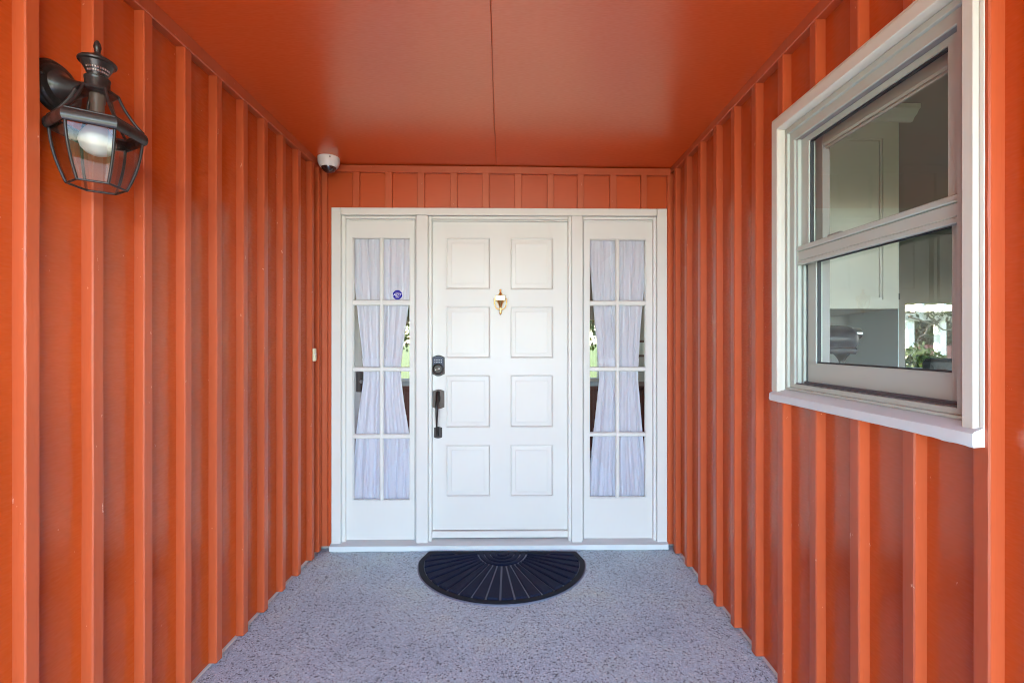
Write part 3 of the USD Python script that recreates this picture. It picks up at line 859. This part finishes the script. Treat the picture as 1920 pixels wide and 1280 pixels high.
# sensor head and finial
part(ln, 'neck', lathe([(0, 0.688), (0.0295, 0.688), (0.0275, 0.694), (0.0270, 0.716), (0.0285, 0.720), (0.0285, 0.7245), (0.022, 0.728), (0, 0.728)], (LX, LY, H), 40), M_bronze, smooth=35)
sh = part(ln, 'sensor_head', lathe([(0, 0.727), (0.020, 0.727), (0.0205, 0.731), (0.036, 0.762), (0.041, 0.7645), (0.0425, 0.768), (0.041, 0.772), (0.034, 0.7765), (0.031, 0.7785), (0.020, 0.785), (0.013, 0.7895), (0, 0.790)], (LX, LY, H), 48), M_bronze, smooth=35)
fac = []
for k in range(11):
    for zz, rr in ((0.7375, 0.0248), (0.7455, 0.0287)):
        a = math.radians(-100 + k * 11)
        d = bx(-0.0018, 0.0012, -0.0018, 0.0018, -0.0026, 0.0026, 0.0006)
        d.apply_transform(trimesh.transformations.rotation_matrix(a, (0, 0, 1)))
        d.apply_translation((LX + rr * math.cos(a), LY + rr * math.sin(a), H + zz)); fac.append(d)
part(sh, 'lens_facets', join(*fac), M_nickel, smooth=False)
part(ln, 'finial', lathe([(0, 0.789), (0.0095, 0.789), (0.0085, 0.794), (0.006, 0.797), (0.0072, 0.800), (0.0066, 0.803), (0.0088, 0.808), (0.0090, 0.813), (0.0070, 0.822), (0.003, 0.829), (0, 0.8305)], (LX, LY, H), 24), M_bronze, smooth=50)
# roof: top cap, six concave panes and ribs
RT, RR = 0.044, 0.099
roofp = [(RT + (RR - RT) * (t ** 1.35 * 0.55 + t * 0.45), 0.687 - (0.687 - 0.598) * (1 - (1 - t) ** 1.5 * 0.45 - (1 - t) * 0.55)) for t in np.linspace(0, 1, 8)]
part(ln, 'roof_cap', loft([hexring(0.030, 0.690), hexring(RT + 0.002, 0.690), hexring(RT + 0.004, 0.684), hexring(RT - 0.004, 0.680), hexring(0.02, 0.680)]), M_bronze, smooth=30)
hr = [hexring(r, z) for r, z in roofp]
for k in range(6):
    k2 = (k + 1) % 6
    part(ln, 'roof_pane', loft([[h[k], h[k2]] for h in hr], close=False, caps=False), M_lglass, smooth=True)
    part(ln, 'roof_rib', tube([h[k] * 1.0 for h in hr], 0.0038, 8), M_bronze, smooth=60)
    part(ln, 'roof_edge', tube([hr[-1][k], hr[-1][k2]], 0.0030, 8), M_bronze, smooth=60)
# rounded rim band
band = []
for t in np.linspace(0, 2 * math.pi, 15, endpoint=False):
    band.append((0.1015 + 0.0085 * math.cos(t), 0.5800 + 0.0160 * math.sin(t)))
rg = [hexring(r, z) for r, z in band]
v = np.array(rg).reshape(-1, 3); f = []
for i in range(15):
    for k in range(6):
        a, b, c2, d2 = i * 6 + k, i * 6 + (k + 1) % 6, ((i + 1) % 15) * 6 + (k + 1) % 6, ((i + 1) % 15) * 6 + k
        f += [(a, b, c2), (a, c2, d2)]
bm = trimesh.Trimesh(v, f, process=False); bm.fix_normals()
part(ln, 'rim_band', bm, M_bronze, smooth=35)
# lower cage: six bowed panes, ribs, bottom pane
lowp = [(0.0965 - (0.0965 - 0.0625) * (t ** 2.0 * 0.75 + t * 0.25), 0.566 - (0.566 - 0.427) * t) for t in np.linspace(0, 1, 9)]
hl = [hexring(r, z) for r, z in lowp]
for k in range(6):
    k2 = (k + 1) % 6
    g_ = part(ln, 'pane', loft([[h[k], h[k2]] for h in hl], close=False, caps=False), M_lglass, smooth=True)
    part(ln, 'rib', tube(hl_k := [h[k] for h in hl], 0.0036, 8), M_bronze, smooth=60)
    part(ln, 'bottom_edge', tube([hl[-1][k], hl[-1][k2]], 0.0030, 8), M_bronze, smooth=60)
    # bevelled border of the pane: a thinner inner sheet
    inn = []
    for j, t in enumerate(np.linspace(0.06, 0.94, 9)):
        p = np.array([np.interp(t, np.linspace(0, 1, 9), [h[k][q] for h in hl]) for q in range(3)])
        p2 = np.array([np.interp(t, np.linspace(0, 1, 9), [h[k2][q] for h in hl]) for q in range(3)])
        cen = np.array([LX, LY, p[2]])
        a_, b_ = p + (p2 - p) * 0.13, p + (p2 - p) * 0.87
        inn.append([a_ + (cen - a_) * 0.025, b_ + (cen - b_) * 0.025])
    edge = [[np.array(h[k]) + (np.array(h[k2]) - np.array(h[k])) * 0.02, np.array(h[k2]) + (np.array(h[k]) - np.array(h[k2])) * 0.02] for h in hl]
    part(g_, 'bevelled_border', join(*[loft([[e[q], i_[q]] for e, i_ in zip(edge, inn)], close=False, caps=False) for q in (0, 1)]), M_lglass, smooth=True)
b5 = np.array(hexring(0.0615, 0.4275))
part(ln, 'bottom_pane', trimesh.Trimesh(b5, [[0, 1, 2], [0, 2, 3], [0, 3, 4], [0, 4, 5]], process=False), M_lglass, smooth=False)
part(ln, 'socket', lathe([(0, 0.612), (0.015, 0.612), (0.0155, 0.655), (0.0175, 0.660), (0.0175, 0.682), (0, 0.682)], (LX, LY, H), 24), M_socket, smooth=35)
part(ln, 'bulb', lathe([(0, 0.513), (0.013, 0.514), (0.026, 0.520), (0.036, 0.532), (0.0405, 0.548), (0.038, 0.563), (0.030, 0.578), (0.020, 0.592), (0.0145, 0.604), (0.0145, 0.614), (0, 0.614)], (LX, LY, H), 32), M_bulb, smooth=50)

# ------------------------------------------------------------------ dome camera under the ceiling
DX, DY = -1.150, 2.845
DZ = ceil_z(DX, DY)
dc = thing('security_camera', 'white dome security camera with dark lens under the ceiling corner', 'security camera', (DX, DY, DZ))
part(dc, 'housing', lathe([(0, 0.0), (0.0655, 0.0), (0.0665, -0.004), (0.066, -0.022), (0.063, -0.036), (0.057, -0.050), (0.050, -0.058), (0.047, -0.058), (0.046, -0.050), (0, -0.050)], (DX, DY, DZ - 0.0005), 48), M_plastic, smooth=30)
ds = trimesh.creation.icosphere(subdivisions=3, radius=0.0465)
ds.apply_translation((DX, DY, DZ - 0.048))
part(dc, 'dome', ds, M_smoke, smooth=True)
part(dc, 'dome_ring', lathe([(0.0445, -0.0580), (0.0455, -0.0605), (0.0485, -0.0605), (0.0495, -0.0575)], (DX, DY, DZ - 0.0005), 40), M_plastic, smooth=40)
sc_ = trimesh.creation.icosphere(subdivisions=2, radius=0.0045); sc_.apply_translation((DX + 0.030, DY - 0.058, DZ - 0.014))
part(dc, 'screw', sc_, M_seal, smooth=True)

# doorbell on the last full batten
part_b = thing('doorbell', 'small cream doorbell box on a batten near the door', 'doorbell', (-1.22, 2.798, H - 0.08))
part(part_b, 'case', bx(XL + 0.0345, XL + 0.049, 2.784, 2.814, H - 0.118, H - 0.039, 0.004), M_cream)
part(part_b, 'button', lathe([(0, 0), (0.007, 0), (0.007, 0.0025), (0, 0.003)], (XL + 0.049, 2.799, H - 0.075), 20, 'x'), M_plastic, smooth=40)

# ------------------------------------------------------------------ half-round door mat
mcx, mw = wx(942.0, 2.9), 0.510
my = 2.905                                            # back edge
mat_t = thing('door_mat', 'dark half-round door mat with raised sunray ribs in front of the door', 'door mat', (mcx, my, 0))


def half_round(w, back, straight, depth, cut=0.04):
    pts = [(-w + cut, back), (w - cut, back), (w, back - 0.12)]
    for t in np.linspace(0, math.pi, 60)[1:-1]:
        pts.append((w * math.cos(t), back - 0.12 - (depth - 0.12) * math.sin(t)))
    pts.append((-w, back - 0.12))
    return Polygon(pts).buffer(-0.02).buffer(0.02)


MD = 0.592
outer = half_round(mw, my, 0.12, MD, 0.035)
sh2 = lambda p: affinity.translate(p, mcx, 0)
inner = outer.buffer(-0.040)
part(mat_t, 'backing', join(plate_z(sh2(outer), 0.001, 0.005), plate_z(sh2(outer.buffer(-0.004)), 0.005, 0.0068)), M_rubber, smooth=False)
rim = outer.buffer(-0.006).difference(outer.buffer(-0.037))


def pile(poly, z0, z1, bev=0.006):
    """raised padded piece with rounded shoulders"""
    out = []
    levels = [(0.0, z0), (0.0, z0 + (z1 - z0) * 0.40), (bev * 0.2, z0 + (z1 - z0) * 0.66), (bev * 0.5, z0 + (z1 - z0) * 0.87), (bev, z1)]
    ms = []
    for k in range(len(levels) - 1):
        (i0, a), (i1, b) = levels[k], levels[k + 1]
        p = poly.buffer(-i0) if i0 else poly
        if p.is_empty: continue
        for q in getattr(p, 'geoms', [p]):
            ms.append(plate_z(q, a if k == 0 else a - 0.0005, b))
    return join(*ms)


part(mat_t, 'raised_rim', pile(sh2(rim), 0.0065, 0.0125), M_rubber_edge, smooth=False)
cen = (0.0, my - 0.012)
field = inner.difference(Polygon([(cen[0] + 0.160 * math.cos(t), cen[1] + 0.190 * math.sin(t)) for t in np.linspace(0, 2 * math.pi, 60)]))
NR = 22
gap = 0.011
for k in range(NR):
    a0, a1 = math.pi + math.pi * k / NR, math.pi + math.pi * (k + 1) / NR
    wedge = Polygon([cen, (cen[0] + 2 * math.cos(a0), cen[1] + 2 * math.sin(a0)), (cen[0] + 2 * math.cos(a1), cen[1] + 2 * math.sin(a1))]).buffer(-gap / 2)
    w = wedge.intersection(field)
    if w.is_empty: continue
    w = max(getattr(w, 'geoms', [w]), key=lambda q: q.area)
    w = w.buffer(-0.005).buffer(0.005)
    if w.is_empty: continue
    w = max(getattr(w, 'geoms', [w]), key=lambda q: q.area).simplify(0.0008)
    part(mat_t, 'sunray_rib', pile(sh2(w), 0.0065, 0.0185, 0.011), M_carpet, smooth=False)
for k in range(4):
    ra, rb = 0.148 - 0.036 * k, 0.148 - 0.036 * k - 0.0255
    if k == 3: rb = 0.0
    el = lambda r: Polygon([(cen[0] + r * math.cos(t), cen[1] + (r * 1.05 + 0.022) * math.sin(t)) for t in np.linspace(math.pi, 2 * math.pi, 40)] + [(cen[0] + r, my - 0.014), (cen[0] - r, my - 0.014)]) if r > 0 else Polygon()
    p = el(ra).buffer(0).difference(el(rb).buffer(0)) if rb > 0 else el(ra).buffer(0)
    p = p.intersection(inner).buffer(0)
    if p.is_empty: continue
    p = max(getattr(p, 'geoms', [p]), key=lambda q: q.area)
    part(mat_t, 'arched_rib', pile(sh2(p.simplify(0.0006)), 0.0065, 0.0185, 0.011), M_carpet, smooth=False)

# ------------------------------------------------------------------ the house behind the walls
hz = 2.60
YR = 5.2
hs_ = thing('house', 'pale rooms of the house seen through the window glass', 'house', (2, 3, 0))


def rects_poly(a, b, z0, z1, hs):
    return Polygon([(a, z0), (b, z0), (b, z1), (a, z1)], [[(p, r), (q, r), (q, s), (p, s)] for p, q, r, s in hs])


def pane_y(y, h, m=None):
    p, q, r, s = h
    v = np.array([(p, y, r), (q, y, r), (q, y, s), (p, y, s)])
    part(hs_, 'window_pane', trimesh.Trimesh(v, [[0, 1, 2], [0, 2, 3]], process=False), m or M_glass, smooth=False)


def pane_x(x, h):
    p, q, r, s = h
    v = np.array([(x, p, r), (x, q, r), (x, q, s), (x, p, s)])
    part(hs_, 'window_pane', trimesh.Trimesh(v, [[0, 1, 2], [0, 2, 3]], process=False), M_glass, smooth=False)


far_h = [(-1.50, -1.08, 0.92, 1.75), (0.55, 0.995, 0.93, 1.60), (4.51, 6.4, 1.05, 1.795)]
part(hs_, 'far_wall', plate_y(rects_poly(-3.6, 8.1, 0, hz, far_h), YR, YR + 0.12), M_iwall, smooth=False)
for h in far_h: pane_y(YR + 0.06, h, M_dimmed)
added_fw_h = [(2.3, 4.2, 1.05, 2.05)]  # unseen kitchen window, added to bring daylight in
part(hs_, 'kitchen_wall', plate_y(rects_poly(1.16, 8.1, 0, hz, added_fw_h), YF - 0.1, YF), M_iwall, smooth=False)
for h in added_fw_h: pane_y(YF - 0.05, h)
added_ea_h = [(1.0, 3.6, 0.9, 2.1)]  # unseen gable window, added to light the rooms
part(hs_, 'gable_wall', plate_x(rects_poly(YF, YR, 0, hz, added_ea_h), 8.0, 8.1), M_iwall, smooth=False)
for h in added_ea_h: pane_x(8.05, h)
added_we_h = [(3.5, 4.9, 0.8, 2.1)]  # another unseen opening, added for daylight in the hall
part(hs_, 'gable_wall', plate_x(rects_poly(3.0, YR, 0, hz, added_we_h), -3.7, -3.6), M_iwall, smooth=False)
for h in added_we_h: pane_x(-3.65, h)
part(hs_, 'hall_wall', bx(-3.6, -1.6, 3.0, 3.1, 0, hz), M_iwall, smooth=False)
part(hs_, 'porch_sheathing', plate_x(rects_poly(YF, 3.04, 0, hz, [(1.04, 1.752, H - 0.215, H + 0.81)]), XR + 0.016, 1.157), M_iwall, smooth=False)
part(hs_, 'porch_sheathing', bx(-1.60, XL - 0.016, YF, 2.96, 0, hz), M_ext, smooth=False)
part(hs_, 'interior_floor', join(bx(-3.7, 8.1, 3.03, YR, -0.12, 0.002), bx(1.2, 8.1, YF, 3.03, -0.12, 0.002)), M_ifloor, smooth=False)
part(hs_, 'interior_ceiling', join(bx(-3.7, 8.1, 3.075, YR + 0.1, hz - 0.02, hz), bx(1.158, 8.1, YF, 3.075, hz - 0.02, hz)), M_idark, smooth=False)
part(hs_, 'roof', bx(-4.2, 8.6, YF - 0.30, YR + 0.7, hz + 0.001, hz + 0.22, 0.02), M_roof)

# kitchen cabinets seen through the sash window: a wall cabinet on a partition that runs away from the window
YCAB = 2.2
x0, x1 = (1540 - 960) * YCAB / F, (1684 - 960) * YCAB / F
zb = H + 62 * YCAB / F
px_of = lambda y: x1 + (y - YCAB) * 0.27          # face of the partition
kc = thing('wall_cabinet', 'white panelled kitchen wall cabinet behind the sash window', 'cabinet', (1.7, YCAB, zb))
part(kc, 'carcass', plate_z(Polygon([(x0, YCAB + 0.012), (x1 - 0.004, YCAB + 0.012), (px_of(2.95) - 0.004, 2.95), (x0 + 0.2, 2.95)]), zb + 0.003, H + 1.16), M_cab, smooth=False)
dxa, dxb = x0, x1 - 0.003
dpoly = rects_poly(dxa, dxb, zb, H + 1.06, [(dxa + 0.055, dxb - 0.075, zb + 0.045, H + 0.985)])
ep = part(kc, 'end_panel', join(plate_y(dpoly, YCAB - 0.006, YCAB + 0.0118), bx(dxa + 0.055, dxb - 0.075, YCAB + 0.004, YCAB + 0.0115, zb + 0.045, H + 0.985)), M_cab, smooth=False)
part(ep, 'panel_mould', plate_y(rects_poly(dxa + 0.0553, dxb - 0.0753, zb + 0.0453, H + 0.9847, [(dxa + 0.066, dxb - 0.086, zb + 0.056, H + 0.974)]), YCAB - 0.002, YCAB + 0.0039), M_cab, smooth=False)
part(kc, 'hinge', bx(x1 - 0.0025, x1 + 0.006, YCAB - 0.004, YCAB + 0.008, zb + 0.045, zb + 0.075), M_seal)
prf = [(0, 1.06), (0.012, 1.06), (0.02, 1.075), (0.035, 1.085), (0.045, 1.10), (0.055, 1.105), (0.055, 1.125), (0, 1.125)]
rings = [[(x, YCAB - 0.0065 - q, H + z) for q, z in prf] for x in (x0 - 0.05, x1 + 0.055)]
part(kc, 'crown_moulding', loft(rings), M_cab, smooth=False)
pw = thing('kitchen_partition', 'pale blue-white partition wall below the kitchen wall cabinet', 'wall', (1.95, 2.6, 0))
part(pw, 'wall_panel', plate_z(Polygon([(x1, YCAB), (px_of(3.02), 3.02), (px_of(3.02) + 0.06, 3.02), (x1 + 0.10, YCAB + 0.16), (x1 + 0.004, YCAB)]), 0.003, zb), M_bluewall, smooth=False)
part(pw, 'wall_panel', plate_z(Polygon([(x1 + 0.0005, YCAB + 0.002), (px_of(3.02), 3.02), (px_of(3.02) + 0.06, 3.02), (x1 + 0.10, YCAB + 0.16), (x1 + 0.004, YCAB + 0.001)]), zb + 0.0005, hz - 0.022), M_bluewall, smooth=False)
ct = thing('kitchen_counter', 'grey kitchen counter under the sash window', 'counter', (1.6, 1.9, 0))
part(ct, 'countertop', bx(1.165, x1 - 0.006, 1.35, 2.9, 0.96, 1.0, 0.004), M_counter)
part(ct, 'base_cabinet', bx(1.17, x1 - 0.02, 1.40, 2.88, 0.003, 0.9595), M_cab, smooth=False)
# stand mixer
MY = 2.0
mxp = lambda p: (p - 960) * MY / F
mzp = lambda p: H + (641 - p) * MY / F
sm = thing('stand_mixer', 'dark stand mixer on the counter behind the lower sash', 'stand mixer', (1.4, MY, 1.0))
hc = (mxp(1558) + mxp(1600)) / 2
prof = [(0, -0.165), (0.028, -0.163), (0.048, -0.145), (0.057, -0.10), (0.060, -0.03), (0.061, 0.03), (0.059, 0.062), (0.054, 0.080), (0.044, 0.091), (0.030, 0.096), (0, 0.097)]
hd = lathe(prof, (0, 0, 0), 36, 'x'); hd.vertices = hd.vertices * (1, 0.95, 1.0) + (mxp(1558), MY, mzp(636))
jaw = bx(mxp(1558) - 0.14, mxp(1558) + 0.085, MY - 0.05, MY + 0.05, mzp(663), mzp(650), 0.008)
part(sm, 'motor_head', join(hd, jaw), M_mixer, smooth=60)
part(sm, 'attachment_hub', lathe([(0, 0), (0.022, 0), (0.024, 0.012), (0.024, 0.032), (0.018, 0.036), (0, 0.036)], (mxp(1558) + 0.090, MY, mzp(625)), 24, 'x'), M_nickel, smooth=40)
part(sm, 'beater_shaft', lathe([(0, mzp(690)), (0.010, mzp(690)), (0.010, mzp(678)), (0.016, mzp(672)), (0.022, mzp(668)), (0.030, mzp(664)), (0.034, mzp(658)), (0, mzp(658))], (mxp(1578), MY, 0), 24), M_nickel, smooth=40)
part(sm, 'bowl', lathe([(0, 1.03), (0.05, 1.03), (0.09, 1.07), (0.108, 1.14), (0.112, 1.232), (0.116, 1.238), (0.108, 1.232), (0.10, 1.14), (0, 1.06)], (mxp(1578), MY, 0), 36), M_nickel, smooth=40)
part(sm, 'stand', join(bx(mxp(1560) - 0.17, mxp(1560) - 0.10, MY - 0.05, MY + 0.05, 1.03, mzp(640), 0.02), bx(mxp(1560) - 0.17, mxp(1560) + 0.12, MY - 0.09, MY + 0.09, 1.0, 1.03, 0.012)), M_mixer)
# blind cassette at the head of the window
bl = thing('roller_blind', 'rolled-up grey green blind at the head of the sash window', 'blind', (1.14, 1.4, H + 0.74))
part(bl, 'cassette', bx(1.130, 1.156, 1.04, 1.690, H + 0.712, H + 0.790, 0.006), M_blind)
part(bl, 'bottom_bar', bx(1.136, 1.150, 1.045, 1.685, H + 0.702, H + 0.7115, 0.003), M_blind)
# black chair further in
bc = thing('bar_chair', 'black padded chair back low in the sash window view', 'chair', (3.3, 4.0, 0))
cxp = lambda p: (p - 960) * 4.0 / F
a, b = cxp(1731), cxp(1815)
part(bc, 'backrest', bx(a, b, 3.97, 4.04, 0.86, H - 31 * 4.0 / F, 0.033), M_black)
part(bc, 'seat', bx(a + 0.01, b - 0.01, 3.6, 4.02, 0.70, 0.78, 0.03), M_black)
for lx in (a + 0.03, b - 0.03):
    for ly in (3.64, 4.0):
        part(bc, 'leg', bx(lx - 0.016, lx + 0.016, ly - 0.016, ly + 0.016, 0.002, 0.86 if ly > 3.9 else 0.705, 0.003), M_darkwood)
# hall furniture behind the side windows
for xa, xb, lab in ((0.60, 1.70, 'dark brown wooden sideboard behind the side window on the hinge side'), (-1.32, -0.72, 'dark wooden sideboard behind the side window with the sticker')):
    sb = thing('sideboard', lab, 'sideboard', ((xa + xb) / 2, 4.85, 0))
    part(sb, 'top', bx(xa, xb, 4.62, 5.15, 0.865, 0.90, 0.005), M_darkwood)
    part(sb, 'body', bx(xa + 0.02, xb - 0.02, 4.66, 5.14, 0.06, 0.864), M_darkwood)
    for k in range(3):
        w = (xb - xa - 0.08) / 3
        part(sb, 'door', bx(xa + 0.04 + k * w + 0.006, xa + 0.04 + (k + 1) * w - 0.006, 4.648, 4.6595, 0.10, 0.83, 0.004), M_darkwood)
    for lx in (xa + 0.05, xb - 0.05):
        for ly in (4.69, 5.10): part(sb, 'leg', bx(lx - 0.02, lx + 0.02, ly - 0.02, ly + 0.02, 0.002, 0.0595), M_darkwood)
wf = thing('wall_fixture', 'small black wall fixture beyond the curtain of the sticker side window', 'wall fixture', (-1.72, 5.19, 0.9))
part(wf, 'body', bx(-1.775, -1.70, 5.14, 5.199, 0.78, 1.01, 0.01), M_black)
part(wf, 'knob', lathe([(0, 0), (0.016, 0), (0.022, 0.02), (0.016, 0.035), (0, 0.036)], (-1.70, 5.14, 0.90), 20, 'y'), M_nickel, smooth=40)
pf = thing('picture_frame', 'small framed picture on the hall wall behind the hinge side window', 'picture frame', (1.5, 5.19, H))
part(pf, 'frame', plate_y(rects_poly(1.42, 1.62, H - 0.17, H + 0.02, [(1.445, 1.595, H - 0.145, H - 0.005)]), 5.175, 5.199), M_darkwood, smooth=False)
part(pf, 'print', bx(1.445, 1.595, 5.185, 5.198, H - 0.145, H - 0.005), M_picture, smooth=False)

# ------------------------------------------------------------------ garden seen through the house


def leaves(center, radii, n, size, seed, shell=0.55):
    r = np.random.default_rng(seed)
    d = r.normal(0, 1, (n, 3)); d /= np.linalg.norm(d, axis=1, keepdims=True)
    rad = shell + (1 - shell) * r.random(n) ** 0.7
    lump = 0.75 + 0.5 * meshkit.noise(d * 2.3 + 10, seed)
    c_ = np.array(center) + d * (rad * lump)[:, None] * np.array(radii)
    a = r.normal(0, 1, (n, 3)); a /= np.linalg.norm(a, axis=1, keepdims=True)
    b = np.cross(a, r.normal(0, 1, (n, 3))); b /= np.linalg.norm(b, axis=1, keepdims=True)
    s = size * r.uniform(0.6, 1.3, (n, 1))
    v = np.stack([c_ - a * s, c_ + b * s * 0.45, c_ + a * s, c_ - b * s * 0.45], 1).reshape(-1, 3)
    i = np.arange(n)[:, None] * 4
    return trimesh.Trimesh(v, np.vstack([i + [0, 1, 2], i + [0, 2, 3]]), process=False)


def tree(x, y, h, r, m, label, seed, n=2600, size=0.13):
    t = thing('garden_tree', label, 'tree', (x, y, -0.15))
    rr = np.random.default_rng(seed)
    part(t, 'trunk', tube([(x + 0.05 * math.sin(k), y, -0.2 + h * 0.6 * k / 6) for k in range(7)], np.linspace(0.14, 0.05, 7), 10), M_bark, smooth=60)
    for k in range(4):
        a = rr.uniform(0, 6.28)
        p0 = np.array((x, y, h * (0.28 + 0.07 * k))); p1 = p0 + np.array((math.cos(a) * r * 0.7, math.sin(a) * r * 0.7, h * 0.25))
        part(t, 'limb', tube([p0 + (p1 - p0) * q + (0, 0, 0.1 * math.sin(3 * q)) for q in np.linspace(0, 1, 6)], np.linspace(0.05, 0.015, 6), 8), M_bark, smooth=60)
    part(t, 'crown', leaves((x, y, h * 0.65), (r, r, h * 0.42), n, size, seed, 0.25), m, smooth=False)


pg = thing('pergola', 'white garden pergola posts and beams seen through the far kitchen window', 'pergola', (8.3, 9.0, -0.15))
for px_ in (1703, 1762.5, 1830, 1890):
    x = (px_ - 960) * 9.0 / F
    part(pg, 'post', bx(x - 0.065, x + 0.065, 8.93, 9.07, -0.16, H + 0.42, 0.006), M_post)
part(pg, 'beam', bx(7.4, 10.6, 8.90, 8.94, H + 0.42, H + 0.58), M_post)
for k in range(8):
    part(pg, 'rafter', bx(7.5 + 0.4 * k, 7.55 + 0.4 * k, 8.3, 10.2, H + 0.5805, H + 0.70), M_post)
vn = thing('vine', 'bare twisting vine branches hanging on the white pergola', 'vine', (8.4, 8.8, H))
for k in range(16):
    r = np.random.default_rng(50 + k)
    x = r.uniform(7.6, 10.2); p = np.array((x, 8.82 + r.uniform(-.1, .1), H + r.uniform(0.35, 0.75)))
    pts = [p.copy()]
    d = r.normal(0, 1, 3) * (1, 0.2, 0.6)
    for q in range(14):
        d = d * 0.75 + r.normal(0, 0.8, 3) * (1, 0.15, 0.7)
        p = p + 0.075 * d / np.linalg.norm(d); pts.append(p.copy())
    part(vn, 'branch', tube(pts, np.linspace(0.020, 0.009, 15), 6), M_bark, smooth=60)
part(vn, 'leaf_mass', leaves((8.9, 8.9, H + 0.62), (1.6, 0.35, 0.22), 900, 0.06, 77, 0.1), M_leafy, smooth=False)
tag(stage.GetPrimAtPath(single('garden_shrub', leaves(((1718 - 960) * 8.2 / F, 8.2, H - 0.55), (0.55, 0.45, 0.50), 1500, 0.06, 5, 0.5), M_leaf, smooth=False)), 'bright green leafy shrub beside the white pergola post', 'shrub')
fn = thing('garden_fence', 'dark red board fence beyond the white pergola', 'fence', (12, 13, -0.15))
for k in range(44):
    x = 8.6 + 0.16 * k
    part(fn, 'fence_board', bx(x, x + 0.152, 13.0, 13.025, -0.16, H - 0.10 + 0.01 * math.sin(k * 7), 0.003), M_fence, smooth=False)
for z in (0.2, 0.95): part(fn, 'rail', bx(8.5, 15.7, 13.0255, 13.07, z, z + 0.09), M_fence)
single('garden_hedge', leaves((13.2, 14.6, 1.75), (6.5, 1.0, 2.2), 16000, 0.13, 31, 0.2), M_leafy, 'tall yellow-green hedge filling the view beyond the red fence', 'hedge', smooth=False)
tree(12.2, 16.5, 4.6, 2.2, M_leafy, 'pale yellow-green tree beyond the red fence, nearer the pergola end', 11)
tree(15.2, 17.5, 5.5, 2.6, M_leaf, 'mid green tree beyond the red fence, further along', 12)
tree(-3.6, 13.5, 4.2, 2.4, M_leaf, 'green tree in the back garden behind the sticker side window', 13)
tree(3.0, 14.5, 4.6, 2.6, M_leafd, 'dark green tree in the back garden behind the hinge side window', 14)
